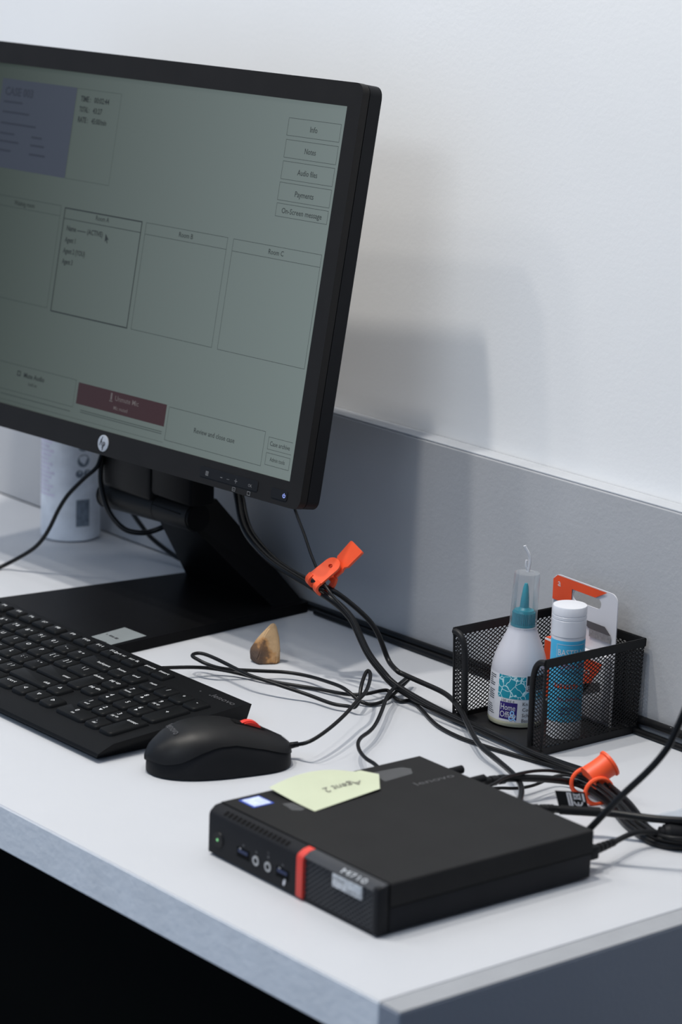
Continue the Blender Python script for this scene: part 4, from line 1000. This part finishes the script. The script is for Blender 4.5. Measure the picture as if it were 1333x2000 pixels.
P0 = Vector((-0.5103, 0.3655, 0.0820))
c, s, n = dirs((-0.5273, 0.3655, 0.0831), (-0.4933, 0.3655, 0.0754))
s0 = s.copy(); s = (s0 * math.cos(R(17)) + c * math.sin(R(17))).normalized(); sw = (c * math.cos(R(17)) - s0 * math.sin(R(17))).normalized(); cl_ = c; c = (cl_ + sw).normalized()
t1 = root('cable_tie', 'orange rubber cable tie with a square tail around the cables below the monitor', 'cable tie', P0, group='orange cable ties')
Zr = Vector((0, 0, 0))
pr = lambda a, b: Zr + s * a + n * b
# front flap with round end and a hole
bm = B(); ol = [(-.0082, -.0010), (.0082, -.0010)] + [(.0078 * math.cos(R(a)), .0170 + .0070 * math.sin(R(a))) for a in range(0, 181, 15)]
hl = [(.0021 * math.cos(R(a)), .0160 + .0017 * math.sin(R(a))) for a in range(0, 360, 24)]
fz = lambda w_, a: c * w_ + s * a + n * (.0078 - .10 * max(0, a))
lp_ = [[bm.verts.new(fz(w_, a)) for w_, a in l] for l in (ol, hl)]
ed = [bm.edges.new((l[i], l[(i + 1) % len(l)])) for l in lp_ for i in range(len(l))]
bmesh.ops.triangle_fill(bm, edges=ed, use_beauty=True); bmesh.ops.solidify(bm, geom=bm.faces[:], thickness=.0020)
ob('front_flap', bm, M_orange, t1)
for w0, w1 in ((-.0083, -.0036), (.0032, .0083)):
    bm = B(); strap(bm, Zr, c, s, n, [(.0010, .0074), (-.0040, .0066), (-.0072, .0020), (-.0068, -.0040), (-.0020, -.0072), (.0050, -.0058), (.0110, -.0018)], w0, w1, .0022)
    ob('loop', bm, M_orange, t1, smooth=60)
bm = B(); tl = [(-.0050, .0060), (.0050, .0060), (.0066, .0190), (.0058, .0200), (.0058, .0225), (.0078, .0245), (.0085, .0410), (.0078, .0418), (-.0078, .0418), (-.0085, .0410), (-.0078, .0245), (-.0058, .0225), (-.0058, .0200), (-.0066, .0190)]
prism(bm, tl, -.0012, .0012, lambda w_, a, z: c * w_ + s * a + n * (z - .0025 + .10 * (a - .01)))
ob('tail', bm, M_orange, t1)

P1 = Vector((-.1815, .3505, .0090))
c, s, n = dirs((-.2028, .3560, .0130), (-.1550, .3460, .0120), (.30, -.45, .84))
c = Vector((.955, -.27, -.03)).normalized(); n = Vector((.1, .05, 1)); n = (n - c * n.dot(c)).normalized(); s = n.cross(c)
t2 = root('cable_tie', 'orange rubber cable tie with a rolled end around the cable bundle beside the organizer', 'cable tie', P1, group='orange cable ties')
for wv in (-.0105, .0105):
    bm = B(); rr = []
    for i in range(29):
        a = 2 * math.pi * i / 28; rr.append(c * wv + s * .0108 * math.cos(a) + n * (.0098 * math.sin(a) + .0012))
    tube(bm, rr, .0016, 8, 2); ob('ring', bm, M_orange, t2)
ax = Vector((.23, .81, .50)).normalized(); u_ = ax.orthogonal().normalized(); v_ = ax.cross(u_)
M4 = Matrix(((*u_, 0), (*v_, 0), (*ax, 0), (0, 0, 0, 1))).transposed()
bm = B(); lathe(bm, [(.0092, -.0080), (.0092, -.0050), (.0090, -.002), (.0088, .0020), (.0088, .0060), (.0091, .0092), (.0103, .0102), (.0102, .0118), (.0088, .0124), (.0030, .0116)], 36)
bmesh.ops.transform(bm, verts=bm.verts, matrix=Matrix.Translation(s * .0030 + n * .0120 + c * .0005) @ M4)
ob('rolled_end', bm, M_orange, t2)

# ------------------------------------------------------------------ crinkled film on the desk
cf_ = root('plastic_film', 'crinkled clear plastic film strip lying on the desk at the right frame edge', 'film', (-0.1335, 0.3524, 0))
bm = B(); rnd = random.Random(5)
A_p, B_p, C_p, D_p = [Vector(p) for p in ((0.0000, 0.0000, 0.0004), (0.0043, 0.0434, 0.0004), (0.0212, 0.0274, 0.0004), (0.0094, -0.0044, 0.0004))]
def film(u, v):
    p = (A_p * (1 - u) + B_p * u) * (1 - v) + (D_p * (1 - u) + C_p * u) * v
    return Vector((p.x, p.y, .0004 + .0012 * abs(math.sin(9 * u + 4 * v)) * (.4 + .6 * math.sin(21 * u * v + 1) ** 2)))
quad(bm, film, 0, 1, 0, 1, 16, 6); bmesh.ops.solidify(bm, geom=bm.faces[:], thickness=.0001)
ob('film', bm, M_filmstrip, cf_, smooth=60)
